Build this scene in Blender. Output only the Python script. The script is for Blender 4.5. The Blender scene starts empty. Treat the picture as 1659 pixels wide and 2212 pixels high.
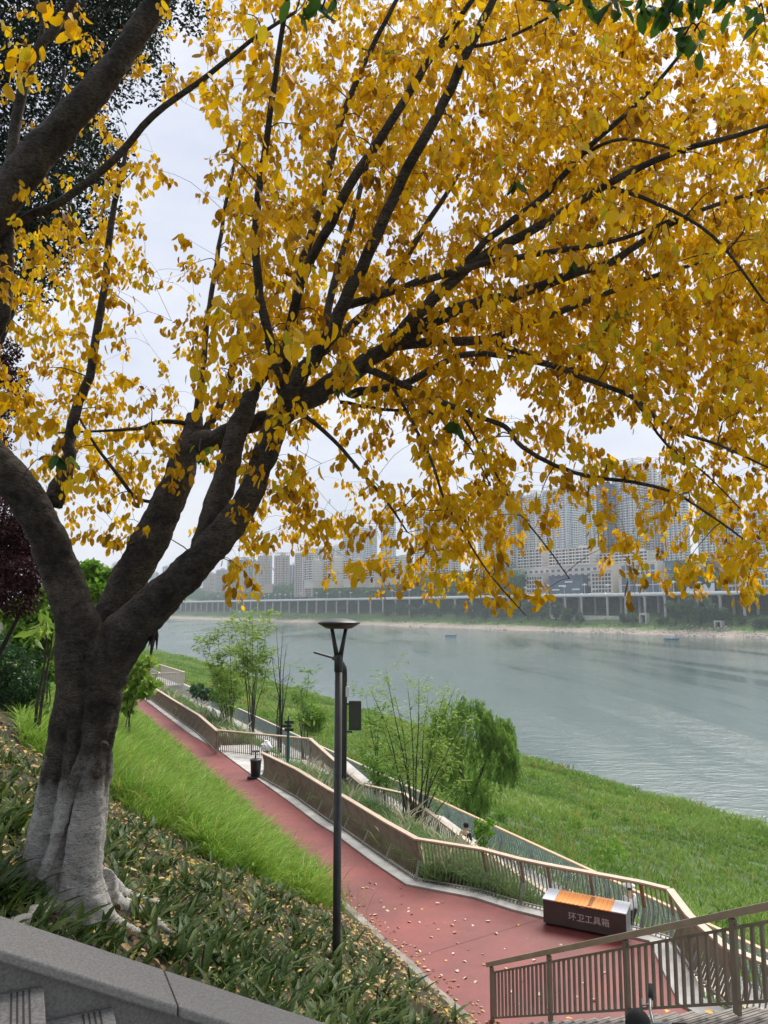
import bpy, bmesh, math, random
import numpy as np
from mathutils import Vector, Matrix
rng = np.random.default_rng(7); random.seed(7)
sc = bpy.context.scene
COL = sc.collection
R = math.radians
# ------------------------------------------------------------------ camera
FPX, PITCH, EYE = 1662.0, R(7.07), np.array([0.0, 0.0, 8.0])
cp, sp = math.cos(PITCH), math.sin(PITCH)
def ray(x, y):
    u = (x-829.5)/FPX; v = (1106-y)/FPX
    return np.array([u, cp-v*sp, sp+v*cp])
def atz(x, y, z):
    r = ray(x, y); return EYE + r*((z-8.0)/r[2])
def atd(x, y, d):
    r = ray(x, y); return EYE + r*(d/r[1])
def proj(p):
    q = np.asarray(p, float)-EYE
    f = q[..., 1]*cp+q[..., 2]*sp; up = -q[..., 1]*sp+q[..., 2]*cp
    return 829.5+FPX*q[..., 0]/f, 1106-FPX*up/f
# river frame: s runs across the bank towards the water, t runs upstream along it
NV, DV, OR = np.array([.905, .426]), np.array([-.426, .905]), np.array([1.63, 16.4])
def ST(x, y):
    a = np.asarray(x)-OR[0]; b = np.asarray(y)-OR[1]
    return a*NV[0]+b*NV[1], a*DV[0]+b*DV[1]
def XY(s, t):
    return OR[0]+s*NV[0]+t*DV[0], OR[1]+s*NV[1]+t*DV[1]
def W(s, t, z):
    x, y = XY(s, t); return Vector((x, y, z))
def wob(x, y, f=1.0, ph=0.0):
    return (np.sin(x*f*1.0+ph)*np.cos(y*f*1.3+1.7*ph)+.6*np.sin(x*f*2.3+y*f*1.1+2.1*ph)+.4*np.cos(y*f*3.1-x*f*1.9+ph))/2
def Hn(s, t):
    """near bank height"""
    s = np.asarray(s, float); t = np.asarray(t, float)
    up = np.where(s > -9.2, .61*np.maximum(-s-.1, 0), 5.55+.13*(-s-9.2))
    h = np.where(s < 0, up, 0)
    h = h+np.where(s < -1, .10*wob(s, t, .9), 0)
    k = np.clip((s-4.3)/2.5, 0, 1)
    h = np.where(s >= 0, -.05-2.05*k, h)
    k2 = np.clip((s-9.7)/44., 0, 1)
    h = np.where(s > 9.7, -2.1-.35*k-9.6*(k2**.85)+.28*wob(s, t, .35)*np.clip((s-11)/4, 0, 1)*(1-k2), h)
    h = np.where(s > 53.7, -12.05-.12*(s-53.7), h)
    # stairs cut into the slope
    st = np.clip(.49*(-.5-t), 0, 4.0)-.45
    h = np.where((s < 0) & (s > -2.0) & (t < -1.3) & (t > -9.5), np.minimum(h, st-.2), h)
    h = np.where((t <= -9.3) & (s < 2), np.minimum(h, np.clip(4.0+.5*(-4.2-s), 1.0, 30)-.6), h)
    h = np.where((t <= -9.3) & (s > -3.9) & (s < 2.5), np.minimum(h, 1.2), h)
    return h
def hit(x, y, d0=4., d1=400.):
    r = ray(x, y); r = r/r[1]
    d = d0
    while d < d1:
        p = EYE+r*d
        if p[2] < float(Hn(*ST(p[0], p[1]))): return p
        d += .03+d*.002
    return EYE+r*d1
cam = bpy.data.cameras.new('camera'); camo = bpy.data.objects.new('camera', cam); COL.objects.link(camo)
cam.sensor_fit = 'HORIZONTAL'; cam.sensor_width = 36; cam.lens = 36*FPX/1659
cam.clip_start = .1; cam.clip_end = 20000
camo.location = EYE; camo.rotation_euler = (R(90)+PITCH, 0, 0); sc.camera = camo
# ------------------------------------------------------------------ light
SUN_EL, SUN_AZ = R(52), R(30)      # azimuth clockwise from +Y
w = bpy.data.worlds.new('World'); sc.world = w; w.use_nodes = True
nt = w.node_tree; nt.nodes.clear()
def nn(nt, ty, **k):
    n = nt.nodes.new(ty)
    for a, b in k.items():
        if a.startswith('i_'):
            key = a[2:]; key = int(key) if key.isdigit() else key
            n.inputs[key].default_value = b
        else: setattr(n, a, b)
    return n
o_ = nn(nt, 'ShaderNodeOutputWorld'); bg = nn(nt, 'ShaderNodeBackground', i_1=.078)
sky = nn(nt, 'ShaderNodeTexSky'); sky.sky_type = 'NISHITA'; sky.sun_disc = False
sky.sun_elevation = SUN_EL; sky.sun_rotation = SUN_AZ; sky.air_density = 1.4; sky.dust_density = 3.5
tc = nn(nt, 'ShaderNodeTexCoord'); mp = nn(nt, 'ShaderNodeMapping'); mp.inputs['Scale'].default_value = (1, 1, 2.6)
ns = nn(nt, 'ShaderNodeTexNoise', i_Scale=2.6, i_Detail=5.0, i_Roughness=.55)
rp = nn(nt, 'ShaderNodeValToRGB'); rp.color_ramp.elements[0].position = .36; rp.color_ramp.elements[1].position = .66
rp.color_ramp.elements[0].color = (6.6, 7.1, 8.5, 1); rp.color_ramp.elements[1].color = (8.9, 9.0, 9.5, 1)
mx = nn(nt, 'ShaderNodeMix', data_type='RGBA'); mx.inputs[0].default_value = .85
L = nt.links.new
L(tc.outputs['Generated'], mp.inputs[0]); L(mp.outputs[0], ns.inputs['Vector']); L(ns.outputs['Fac'], rp.inputs[0])
L(sky.outputs[0], mx.inputs[6]); L(rp.outputs[0], mx.inputs[7]); L(mx.outputs[2], bg.inputs[0]); L(bg.outputs[0], o_.inputs[0])
sun = bpy.data.lights.new('sun', 'SUN'); sun.energy = 3.6; sun.angle = R(32); sun.color = (1, .95, .87)
suno = bpy.data.objects.new('sun', sun); COL.objects.link(suno)
sd = Vector((math.sin(SUN_AZ)*math.cos(SUN_EL), math.cos(SUN_AZ)*math.cos(SUN_EL), math.sin(SUN_EL)))
suno.rotation_euler = sd.to_track_quat('Z', 'Y').to_euler()
sc.view_settings.view_transform = 'Standard'; sc.view_settings.look = 'None'; sc.view_settings.exposure = 0.55; sc.view_settings.gamma = 1
sc.cycles.use_denoising = True; sc.cycles.max_bounces = 6; sc.cycles.transparent_max_bounces = 8
sc.cycles.diffuse_bounces = 3; sc.cycles.glossy_bounces = 3; sc.cycles.transmission_bounces = 4; sc.cycles.volume_bounces = 0
sc.cycles.use_adaptive_sampling = True; sc.cycles.adaptive_threshold = .015
# ------------------------------------------------------------------ materials
MATS = {}
def newmat(name):
    m = bpy.data.materials.new(name); m.use_nodes = True; MATS[name] = m
    nt = m.node_tree; nt.nodes.clear()
    out = nn(nt, 'ShaderNodeOutputMaterial'); b = nn(nt, 'ShaderNodeBsdfPrincipled')
    nt.links.new(b.outputs[0], out.inputs[0])
    return m, nt, b, out
def pmat(name, c1, c2=None, scale=3., rough=.6, metal=0., bump=0., bscale=None, spec=.5, detail=6., lo=.35, hi=.65, coord='pos', alpha=1, coat=0.):
    m, nt, b, out = newmat(name); L = nt.links.new
    b.inputs['Roughness'].default_value = rough; b.inputs['Metallic'].default_value = metal
    b.inputs['Specular IOR Level'].default_value = spec; b.inputs['Coat Weight'].default_value = coat
    if c2 is None:
        b.inputs['Base Color'].default_value = (*c1, 1)
    if c2 is not None or bump:
        if coord == 'pos': v = nn(nt, 'ShaderNodeNewGeometry').outputs['Position']
        else: v = nn(nt, 'ShaderNodeTexCoord').outputs['Object']
    if c2 is not None:
        n = nn(nt, 'ShaderNodeTexNoise', i_Scale=scale, i_Detail=detail); L(v, n.inputs['Vector'])
        r = nn(nt, 'ShaderNodeValToRGB'); L(n.outputs['Fac'], r.inputs[0])
        e = r.color_ramp.elements; e[0].position = lo; e[1].position = hi; e[0].color = (*c1, 1); e[1].color = (*c2, 1)
        L(r.outputs[0], b.inputs['Base Color'])
    if bump:
        n2 = nn(nt, 'ShaderNodeTexNoise', i_Scale=bscale or scale*4, i_Detail=4.0); L(v, n2.inputs['Vector'])
        bp = nn(nt, 'ShaderNodeBump', i_Strength=bump); L(n2.outputs['Fac'], bp.inputs['Height']); L(bp.outputs[0], b.inputs['Normal'])
    return m
def leafmat(name, cols, transl=.4, rough=.5, spots=None, tcol=None):
    """foliage: natural colour range picked per leaf by the attribute rnd"""
    m, nt, b, out = newmat(name); L = nt.links.new
    at = nn(nt, 'ShaderNodeAttribute', attribute_name='rnd')
    r = nn(nt, 'ShaderNodeValToRGB'); L(at.outputs['Fac'], r.inputs[0])
    e = r.color_ramp.elements
    while len(e) < len(cols): e.new(.5)
    for i, c in enumerate(cols):
        e[i].position = i/(len(cols)-1) if len(cols) > 1 else 0; e[i].color = (*c, 1)
    colo = r.outputs[0]
    if spots:
        g = nn(nt, 'ShaderNodeNewGeometry'); vo = nn(nt, 'ShaderNodeTexVoronoi', i_Scale=spots[0]); L(g.outputs['Position'], vo.inputs['Vector'])
        cr = nn(nt, 'ShaderNodeMath', operation='LESS_THAN'); cr.inputs[1].default_value = spots[1]; L(vo.outputs['Distance'], cr.inputs[0])
        mm = nn(nt, 'ShaderNodeMix', data_type='RGBA'); L(cr.outputs[0], mm.inputs[0]); L(colo, mm.inputs[6]); mm.inputs[7].default_value = (*spots[2], 1); colo = mm.outputs[2]
    L(colo, b.inputs['Base Color']); b.inputs['Roughness'].default_value = rough; b.inputs['Specular IOR Level'].default_value = .22
    if transl:
        t = nn(nt, 'ShaderNodeBsdfTranslucent')
        if tcol:
            mm = nn(nt, 'ShaderNodeMix', data_type='RGBA', blend_type='MULTIPLY'); mm.inputs[0].default_value = 1; L(colo, mm.inputs[6]); mm.inputs[7].default_value = (*tcol, 1); L(mm.outputs[2], t.inputs[0])
        else: L(colo, t.inputs[0])
        ms = nn(nt, 'ShaderNodeMixShader'); ms.inputs[0].default_value = transl
        L(b.outputs[0], ms.inputs[1]); L(t.outputs[0], ms.inputs[2]); L(ms.outputs[0], out.inputs[0])
    return m
# ------------------------------------------------------------------ object helpers
def tag(o, label=None, cat=None, group=None, kind=None):
    if label: o['label'] = label
    if cat: o['category'] = cat
    if group: o['group'] = group
    if kind: o['kind'] = kind
    return o
def empty(name, loc=(0, 0, 0), rz=0.):
    o = bpy.data.objects.new(name, None); COL.objects.link(o); o.location = loc; o.rotation_euler.z = rz
    o.empty_display_size = .1
    return o
def link(name, me, parent=None, loc=None, rz=None):
    o = bpy.data.objects.new(name, me); COL.objects.link(o)
    if parent: o.parent = parent
    if loc is not None: o.location = loc
    if rz is not None: o.rotation_euler.z = rz
    return o
def cp_tree(o, parent=None, loc=None, rz=None, label=None, group=None):
    c = o.copy(); COL.objects.link(c); c.parent = parent
    if loc is not None: c.location = loc
    if rz is not None: c.rotation_euler.z = rz
    if label: c['label'] = label
    if group: c['group'] = group
    for ch in list(o.children): cp_tree(ch, c)
    return c
class MB:
    def __init__(s): s.v = []; s.f = []; s.m = []; s.uv = []
    def add(s, vs, fs, mi=0):
        k = len(s.v); s.v += [tuple(p) for p in vs]
        for f in fs: s.f.append([k+i for i in f]); s.m.append(mi)
    def box(s, c, d, mi=0, M=None, taper=(1, 1)):
        hx, hy, hz = d[0]/2, d[1]/2, d[2]/2
        p = [Vector((sx*hx*(taper[0] if sz > 0 else 1), sy*hy*(taper[1] if sz > 0 else 1), sz*hz)) for sz in (-1, 1) for sx, sy in ((-1, -1), (1, -1), (1, 1), (-1, 1))]
        if M is not None: p = [M @ q for q in p]
        c = Vector(c); s.add([q+c for q in p], [(3, 2, 1, 0), (4, 5, 6, 7), (0, 1, 5, 4), (1, 2, 6, 5), (2, 3, 7, 6), (3, 0, 4, 7)], mi)
    def beam(s, a, b, wd, th, mi=0, up=(0, 0, 1)):
        a = Vector(a); b = Vector(b); d = b-a; l = d.length
        if l < 1e-6: return
        d.normalize(); x = d.cross(Vector(up))
        if x.length < 1e-4: x = Vector((1, 0, 0))
        x.normalize(); z = x.cross(d)
        vs = []
        for e in (a, b):
            for sx, sz in ((-1, -1), (1, -1), (1, 1), (-1, 1)): vs.append(e+x*(sx*wd/2)+z*(sz*th/2))
        s.add(vs, [(0, 1, 2, 3), (7, 6, 5, 4), (1, 0, 4, 5), (2, 1, 5, 6), (3, 2, 6, 7), (0, 3, 7, 4)], mi)
    def tube(s, P, r, n=8, mi=0, cap=True):
        P = [Vector(p) for p in P]; m = len(P)
        if not hasattr(r, '__len__'): r = [r]*m
        vs = []; ref = None
        for i in range(m):
            d = (P[min(i+1, m-1)]-P[max(i-1, 0)])
            if d.length < 1e-9: d = Vector((0, 0, 1))
            d.normalize()
            if ref is None:
                ref = d.orthogonal().normalized()
            ref = (ref-d*ref.dot(d))
            if ref.length < 1e-6: ref = d.orthogonal()
            ref.normalize(); q = d.cross(ref)
            for k in range(n):
                a = 2*math.pi*k/n; vs.append(P[i]+(ref*math.cos(a)+q*math.sin(a))*r[i])
        fs = [(i*n+k, i*n+(k+1) % n, (i+1)*n+(k+1) % n, (i+1)*n+k) for i in range(m-1) for k in range(n)]
        if cap: fs += [tuple(range(n-1, -1, -1)), tuple((m-1)*n+k for k in range(n))]
        s.add(vs, fs, mi)
    def lathe(s, prof, c=(0, 0, 0), n=20, mi=0, sx=1, sy=1):
        c = Vector(c); vs = []
        for r, z in prof:
            for k in range(n):
                a = 2*math.pi*k/n; vs.append(c+Vector((r*math.cos(a)*sx, r*math.sin(a)*sy, z)))
        m = len(prof)
        fs = [(i*n+k, i*n+(k+1) % n, (i+1)*n+(k+1) % n, (i+1)*n+k) for i in range(m-1) for k in range(n)]
        fs += [tuple(range(n-1, -1, -1)), tuple((m-1)*n+k for k in range(n))]
        s.add(vs, fs, mi)
    def mesh(s, name, mats, smooth=False, uvm=None):
        me = bpy.data.meshes.new(name); me.from_pydata(s.v, [], s.f)
        for m in (mats if isinstance(mats, (list, tuple)) else [mats]): me.materials.append(MATS[m] if isinstance(m, str) else m)
        if max(s.m or [0]) > 0: me.polygons.foreach_set('material_index', s.m)
        if smooth: me.polygons.foreach_set('use_smooth', [True]*len(me.polygons))
        if uvm: boxuv(me)
        me.update(); return me
    def build(s, name, mats, parent=None, smooth=False, loc=None, rz=None, uvm=None, bevel=0):
        o = link(name, s.mesh(name, mats, smooth, uvm), parent, loc, rz)
        if bevel:
            b = o.modifiers.new('b', 'BEVEL'); b.width = bevel; b.segments = 2; b.limit_method = 'ANGLE'
        return o
def boxuv(me):
    uv = me.uv_layers.new(name='UVMap')
    for p in me.polygons:
        n = p.normal; h = Vector((-n.y, n.x, 0))
        if h.length < .2: h = Vector((1, 0, 0)); up = Vector((0, 1, 0))
        else: h.normalize(); up = Vector((0, 0, 1))
        for li in p.loop_indices:
            co = me.vertices[me.loops[li].vertex_index].co
            uv.data[li].uv = (co.dot(h), co.dot(up))
def npmesh(name, V, Q, T, mat, parent=None, rnd=None, smooth=False, loc=None):
    me = bpy.data.meshes.new(name)
    V = np.asarray(V, np.float32); nq = 0 if Q is None else len(Q); ntr = 0 if T is None else len(T)
    me.vertices.add(len(V)); me.vertices.foreach_set('co', V.ravel())
    li = []
    if nq: li.append(np.asarray(Q, np.int32).ravel())
    if ntr: li.append(np.asarray(T, np.int32).ravel())
    li = np.concatenate(li); me.loops.add(len(li)); me.loops.foreach_set('vertex_index', li)
    me.polygons.add(nq+ntr)
    st = np.concatenate([np.arange(nq)*4, nq*4+np.arange(ntr)*3]).astype(np.int32)
    me.polygons.foreach_set('loop_start', st)
    if smooth: me.polygons.foreach_set('use_smooth', np.ones(nq+ntr, bool))
    if rnd is not None:
        a = me.attributes.new('rnd', 'FLOAT', 'POINT'); a.data.foreach_set('value', np.asarray(rnd, np.float32))
    me.materials.append(MATS[mat] if isinstance(mat, str) else mat)
    me.update(calc_edges=True); me.validate()
    return link(name, me, parent, loc)
def unit(a): return a/np.maximum(np.linalg.norm(a, axis=-1, keepdims=True), 1e-9)
def rdir(n): return unit(rng.normal(size=(n, 3)))
class Cloud:
    """collects leaf and blade arrays and makes one mesh of them"""
    def __init__(s): s.V = []; s.Q = []; s.T = []; s.r = []; s.k = 0
    def put(s, V, Q, T, r):
        s.V.append(V); s.r.append(r)
        if Q is not None: s.Q.append(Q+s.k)
        if T is not None: s.T.append(T+s.k)
        s.k += len(V)
    def leaves(s, P, D, N, Ln, Wd, fold=.25, curl=.25, rnd=None):
        """broad leaves: P base, D direction, N face normal"""
        n = len(P); D = unit(D); S = unit(np.cross(D, N)); N = unit(np.cross(S, D))
        Ln = np.broadcast_to(Ln, (n,)); Wd = np.broadcast_to(Wd, (n,))
        us = [0, .22, .5, .8, 1]; ws = [.0, .78, 1., .72, 0]
        vs = []
        for u, wv in zip(us, ws):
            c = P+D*(Ln*u)[:, None]-N*(Ln*curl*u*u)[:, None]
            if wv == 0: vs.append(c[:, None])
            else:
                lift = N*(Wd*.5*wv*fold)[:, None]
                l = c-S*(Wd*.5*wv)[:, None]+lift; r = c+S*(Wd*.5*wv)[:, None]+lift
                vs.append(np.stack([l, c, r], 1))
        V = np.concatenate(vs, 1); m = V.shape[1]
        b = (np.arange(n)*m)[:, None]
        q = np.array([[1, 2, 5, 4], [2, 3, 6, 5], [4, 5, 8, 7], [5, 6, 9, 8]]); t = np.array([[0, 2, 1], [0, 3, 2], [7, 8, 10], [8, 9, 10]])
        if rnd is None: rnd = rng.random(n)
        s.put(V.reshape(-1, 3), (b[:, None]+q[None]).reshape(-1, 4), (b[:, None]+t[None]).reshape(-1, 3), np.repeat(rnd, m))
    def bits(s, P, size, asp=.5, D=None, N=None, rnd=None, droop=0.):
        """small rhombic leaves of two triangles"""
        n = len(P)
        if D is None: D = rdir(n)
        D = unit(D-np.array([0, 0, droop]))
        if N is None: N = rdir(n)
        S = unit(np.cross(D, N)); N = np.cross(S, D); size = np.broadcast_to(size, (n,))[:, None]
        V = np.stack([P, P+D*size*.5-S*size*asp*.5+N*size*.08, P+D*size, P+D*size*.5+S*size*asp*.5+N*size*.08], 1)
        b = (np.arange(n)*4)[:, None]; t = np.array([[0, 1, 2], [0, 2, 3]])
        if rnd is None: rnd = rng.random(n)
        s.put(V.reshape(-1, 3), None, (b[:, None]+t[None]).reshape(-1, 3), np.repeat(rnd, 4))
    def blades(s, P, H, Wd, lean=.4, rnd=None, prof=(1, .9, .6), az=None, drop=.0):
        """arching grass blades rooted at P"""
        n = len(P); H = np.broadcast_to(H, (n,)); Wd = np.broadcast_to(Wd, (n,))
        if az is None: az = rng.random(n)*2*np.pi
        ln = np.broadcast_to(lean, (n,))*(.5+rng.random(n))
        A = np.stack([np.cos(az), np.sin(az), np.zeros(n)], 1); fa = rng.random(n)*2*np.pi
        S = np.stack([np.cos(fa), np.sin(fa), np.zeros(n)], 1)
        vs = []
        for u, wv in zip((0, .4, .75), prof):
            c = P+A*(H*ln*u*u)[:, None]; c[:, 2] += H*(u-drop*u*u)
            vs += [c-S*(Wd*wv*.5)[:, None], c+S*(Wd*wv*.5)[:, None]]
        c = P+A*(H*ln)[:, None]; c[:, 2] += H*(1-.12*ln-drop*1.3); vs.append(c)
        V = np.stack(vs, 1); b = (np.arange(n)*7)[:, None]
        q = np.array([[0, 1, 3, 2], [2, 3, 5, 4]]); t = np.array([[4, 5, 6]])
        if rnd is None: rnd = rng.random(n)
        s.put(V.reshape(-1, 3), (b[:, None]+q[None]).reshape(-1, 4), (b[:, None]+t[None]).reshape(-1, 3), np.repeat(rnd, 7))
    def build(s, name, mat, parent=None, smooth=False):
        return npmesh(name, np.concatenate(s.V), np.concatenate(s.Q) if s.Q else None, np.concatenate(s.T) if s.T else None, mat, parent, np.concatenate(s.r), smooth)
def smooth_path(P, r, k=4):
    """Catmull-Rom resample of points and radii"""
    P = [np.asarray(p, float) for p in P]; out = []; rr = []
    n = len(P)
    for i in range(n-1):
        p0, p1, p2, p3 = P[max(i-1, 0)], P[i], P[i+1], P[min(i+2, n-1)]
        for j in range(k):
            u = j/k
            out.append(.5*((2*p1)+(-p0+p2)*u+(2*p0-5*p1+4*p2-p3)*u*u+(-p0+3*p1-3*p2+p3)*u**3)); rr.append(r[i]*(1-u)+r[i+1]*u)
    out.append(P[-1]); rr.append(r[-1]); return out, rr
def gridmesh(name, X, Y, Z, mat, smooth=True):
    a, b = X.shape; V = np.stack([X, Y, Z], -1).reshape(-1, 3)
    i = np.arange(a*b).reshape(a, b)
    Q = np.stack([i[:-1, :-1], i[1:, :-1], i[1:, 1:], i[:-1, 1:]], -1).reshape(-1, 4)
    return npmesh(name, V, Q, None, mat, smooth=smooth)
# ================================================================== GROUND, RIVER, FAR BANK
pmat('bank_soil', (.030, .055, .012), (.075, .13, .03), scale=.35, rough=.9, bump=.4, bscale=6)
pmat('garden_soil', (.022, .018, .011), (.06, .05, .025), scale=2.2, rough=.95, bump=.6, bscale=30)
m, nt, b, out = newmat('near_bank'); L = nt.links.new
# slope soil near the garden, green turf on the bank, gravel at the water line: split by height and place
g = nn(nt, 'ShaderNodeNewGeometry'); n1 = nn(nt, 'ShaderNodeTexNoise', i_Scale=.5, i_Detail=8.0); L(g.outputs['Position'], n1.inputs['Vector'])
r1 = nn(nt, 'ShaderNodeValToRGB'); L(n1.outputs['Fac'], r1.inputs[0]); e = r1.color_ramp.elements
e[0].position = .35; e[1].position = .65; e[0].color = (.03, .06, .012, 1); e[1].color = (.07, .13, .028, 1)
n2 = nn(nt, 'ShaderNodeTexNoise', i_Scale=3.0, i_Detail=8.0); L(g.outputs['Position'], n2.inputs['Vector'])
r2 = nn(nt, 'ShaderNodeValToRGB'); L(n2.outputs['Fac'], r2.inputs[0]); e = r2.color_ramp.elements
e[0].position = .38; e[1].position = .68; e[0].color = (.016, .013, .008, 1); e[1].color = (.052, .042, .02, 1)
sx = nn(nt, 'ShaderNodeSeparateXYZ'); L(g.outputs['Position'], sx.inputs[0])
mr = nn(nt, 'ShaderNodeMapRange'); L(sx.outputs[2], mr.inputs[0]); mr.inputs[1].default_value = -.3; mr.inputs[2].default_value = .2
mx = nn(nt, 'ShaderNodeMix', data_type='RGBA'); L(mr.outputs[0], mx.inputs[0]); L(r1.outputs[0], mx.inputs[6]); L(r2.outputs[0], mx.inputs[7])
L(mx.outputs[2], b.inputs['Base Color']); b.inputs['Roughness'].default_value = .95
bp = nn(nt, 'ShaderNodeBump', i_Strength=.6, i_Distance=.1); L(n2.outputs['Fac'], bp.inputs['Height']); L(bp.outputs[0], b.inputs['Normal'])
sA = np.concatenate([np.linspace(-60, -12, 25), np.linspace(-11.5, 3, 88), np.linspace(3.3, 12, 30), np.linspace(13, 75, 45)])
tA = np.concatenate([np.linspace(-40, -14, 14), np.linspace(-13.5, 30, 120), np.linspace(31, 120, 60), np.linspace(125, 900, 60)])
S_, T_ = np.meshgrid(sA, tA, indexing='ij'); X_, Y_ = XY(S_, T_)
tag(gridmesh('near_bank_terrain', X_, Y_, Hn(S_, T_), 'near_bank'), kind='structure')
# riverbed / base ground reaching the horizon
pmat('bed', (.05, .055, .045), rough=.9)
mb = MB(); mb.add([(-9000, -2000, -19), (9000, -2000, -19), (9000, 12000, -19), (-9000, 12000, -19)], [(0, 1, 2, 3)])
tag(mb.build('ground', 'bed'), kind='structure')
m, nt, b, out = newmat('water'); L = nt.links.new
b.inputs['Base Color'].default_value = (.092, .138, .136, 1); b.inputs['Roughness'].default_value = .05; b.inputs['IOR'].default_value = 1.33
g = nn(nt, 'ShaderNodeNewGeometry')
mp = nn(nt, 'ShaderNodeMapping'); mp.inputs['Rotation'].default_value = (0, 0, R(35)); mp.inputs['Scale'].default_value = (.5, 1.0, 1); L(g.outputs['Position'], mp.inputs[0])
na = nn(nt, 'ShaderNodeTexNoise', i_Scale=1.3, i_Detail=5.0, i_Roughness=.6); L(mp.outputs[0], na.inputs['Vector'])
nb = nn(nt, 'ShaderNodeTexNoise', i_Scale=.28, i_Detail=3.0); L(mp.outputs[0], nb.inputs['Vector'])
mpl = nn(nt, 'ShaderNodeMapping'); mpl.inputs['Rotation'].default_value = (0, 0, R(-32)); mpl.inputs['Scale'].default_value = (.018, .004, 1); L(g.outputs['Position'], mpl.inputs[0])
nc = nn(nt, 'ShaderNodeTexNoise', i_Scale=1.0, i_Detail=5.0, i_Roughness=.62, i_Distortion=.6); L(mpl.outputs[0], nc.inputs['Vector'])
lr = nn(nt, 'ShaderNodeMapRange'); L(nc.outputs['Fac'], lr.inputs[0]); lr.inputs[1].default_value = .42; lr.inputs[2].default_value = .58; lr.inputs[3].default_value = .07; lr.inputs[4].default_value = .50
ad = nn(nt, 'ShaderNodeMath', operation='ADD'); L(na.outputs['Fac'], ad.inputs[0]); L(nb.outputs['Fac'], ad.inputs[1])
bp = nn(nt, 'ShaderNodeBump', i_Distance=.55); L(lr.outputs[0], bp.inputs['Strength']); L(ad.outputs[0], bp.inputs['Height']); L(bp.outputs[0], b.inputs['Normal'])
mb = MB(); mb.add([(-4000, -1500, -12), (4000, -1500, -12), (4000, 9000, -12), (-4000, 9000, -12)], [(0, 1, 2, 3)])
tag(mb.build('river_water', 'water'), kind='structure')
# --- far bank frame: u runs inland from the shoreline
FS = np.array([(690, -140), (470, 190), (250, 507), (120, 690), (-111, 1029), (-375, 1416), (-800, 2040), (-1900, 3600)], float)
def inland(x, y):
    best = 1e18; res = 0; acc = 0; al = 0
    for a, c in zip(FS[:-1], FS[1:]):
        d = c-a; l = math.hypot(d[0], d[1]); d = d/l; k = min(max((x-a[0])*d[0]+(y-a[1])*d[1], 0), l)
        q = a+d*k; e = (x-q[0])**2+(y-q[1])**2
        if e < best:
            best = e; sg = 1 if (x-a[0])*d[1]-(y-a[1])*d[0] > 0 else -1; res = sg*math.sqrt(e); al = acc+k
        acc += l
    return res, al
DS = np.concatenate([np.arange(60, 1500, 2.), np.arange(1500, 6000, 6.)])
def far_pt(px, u):
    r = ray(px, 1312); r = r/r[1]; X = r[0]*DS; A = FS[:-1]; Dl = FS[1:]-A; ln = np.hypot(Dl[:, 0], Dl[:, 1]); Dl = Dl/ln[:, None]
    ex = X[:, None]-A[None, :, 0]; ey = DS[:, None]-A[None, :, 1]
    k = np.minimum(np.maximum(ex*Dl[:, 0]+ey*Dl[:, 1], 0), ln); qx = ex-k*Dl[:, 0]; qy = ey-k*Dl[:, 1]; d2 = qx*qx+qy*qy; j = np.argmin(d2, 1); i = np.arange(len(DS))
    sg = np.where(ex[i, j]*Dl[j, 1]-ey[i, j]*Dl[j, 0] > 0, 1, -1)*np.sqrt(d2[i, j]); d = DS[min(int(np.argmax(sg >= u)), len(DS)-1)]
    return r[0]*d, d
PU = [-60, -30, 0, 5, 12, 20, 30, 37, 60, 74, 78, 140, 190, 300, 480, 900, 2500]
PZ = [-18, -17, -12.1, -11.0, -9.6, -8.0, -5.0, -1.0, 3.5, 6, 18.0, 18.6, 26, 44, 60, 75, 110]
def Hf(u, al):
    z = np.interp(u, PU, PZ); k = np.clip(u/10, 0, 1)*np.clip((70-u)/10, 0, 1)
    return z+k*(.7*np.sin(al*.05)+.5*np.sin(al*.13+u*.3)) + np.clip((u-150)/200, 0, 1)*10*np.sin(al*.006+1)
us = np.array([-60, -30, -10, 0, 2, 4, 6, 8, 10, 12, 15, 18, 21, 25, 30, 34, 38, 46, 60, 70, 74, 77, 79, 100, 140, 165, 190, 220, 260, 300, 380, 480, 700, 900, 1500, 2500], float)
al_pts = []; 
for a, c in zip(FS[:-1], FS[1:]):
    l = np.hypot(*(c-a)); k = max(2, int(l/9)); al_pts += [a+(c-a)*i/k for i in range(k)]
al_pts.append(FS[-1]); al_pts = np.array(al_pts)
for _ in range(12): al_pts[1:-1] = (al_pts[:-2]+2*al_pts[1:-1]+al_pts[2:])/4
dd = unit(np.gradient(al_pts, axis=0)); nrm = np.stack([dd[:, 1], -dd[:, 0]], 1)
jag = 1.6*np.sin(np.arange(len(al_pts))*.9)+1.2*np.sin(np.arange(len(al_pts))*2.3+1)
AL = np.cumsum(np.r_[0, np.hypot(*np.diff(al_pts, axis=0).T)])
SH = al_pts
def farXY(i, u): return al_pts[i]+nrm[i]*u
Xf = al_pts[:, 0][None]+nrm[:, 0][None]*(us[:, None]+np.where(us < 30, 1, 0)[:, None]*jag[None]); Yf = al_pts[:, 1][None]+nrm[:, 1][None]*(us[:, None]+np.where(us < 30, 1, 0)[:, None]*jag[None])
Zf = Hf(us[:, None]+0*AL[None], AL[None]+0*us[:, None])
m, nt, b, out = newmat('far_bank'); L = nt.links.new
g = nn(nt, 'ShaderNodeNewGeometry'); sx = nn(nt, 'ShaderNodeSeparateXYZ'); L(g.outputs['Position'], sx.inputs[0])
n1 = nn(nt, 'ShaderNodeTexNoise', i_Scale=.06, i_Detail=8.0, i_Roughness=.7); L(g.outputs['Position'], n1.inputs['Vector'])
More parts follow.
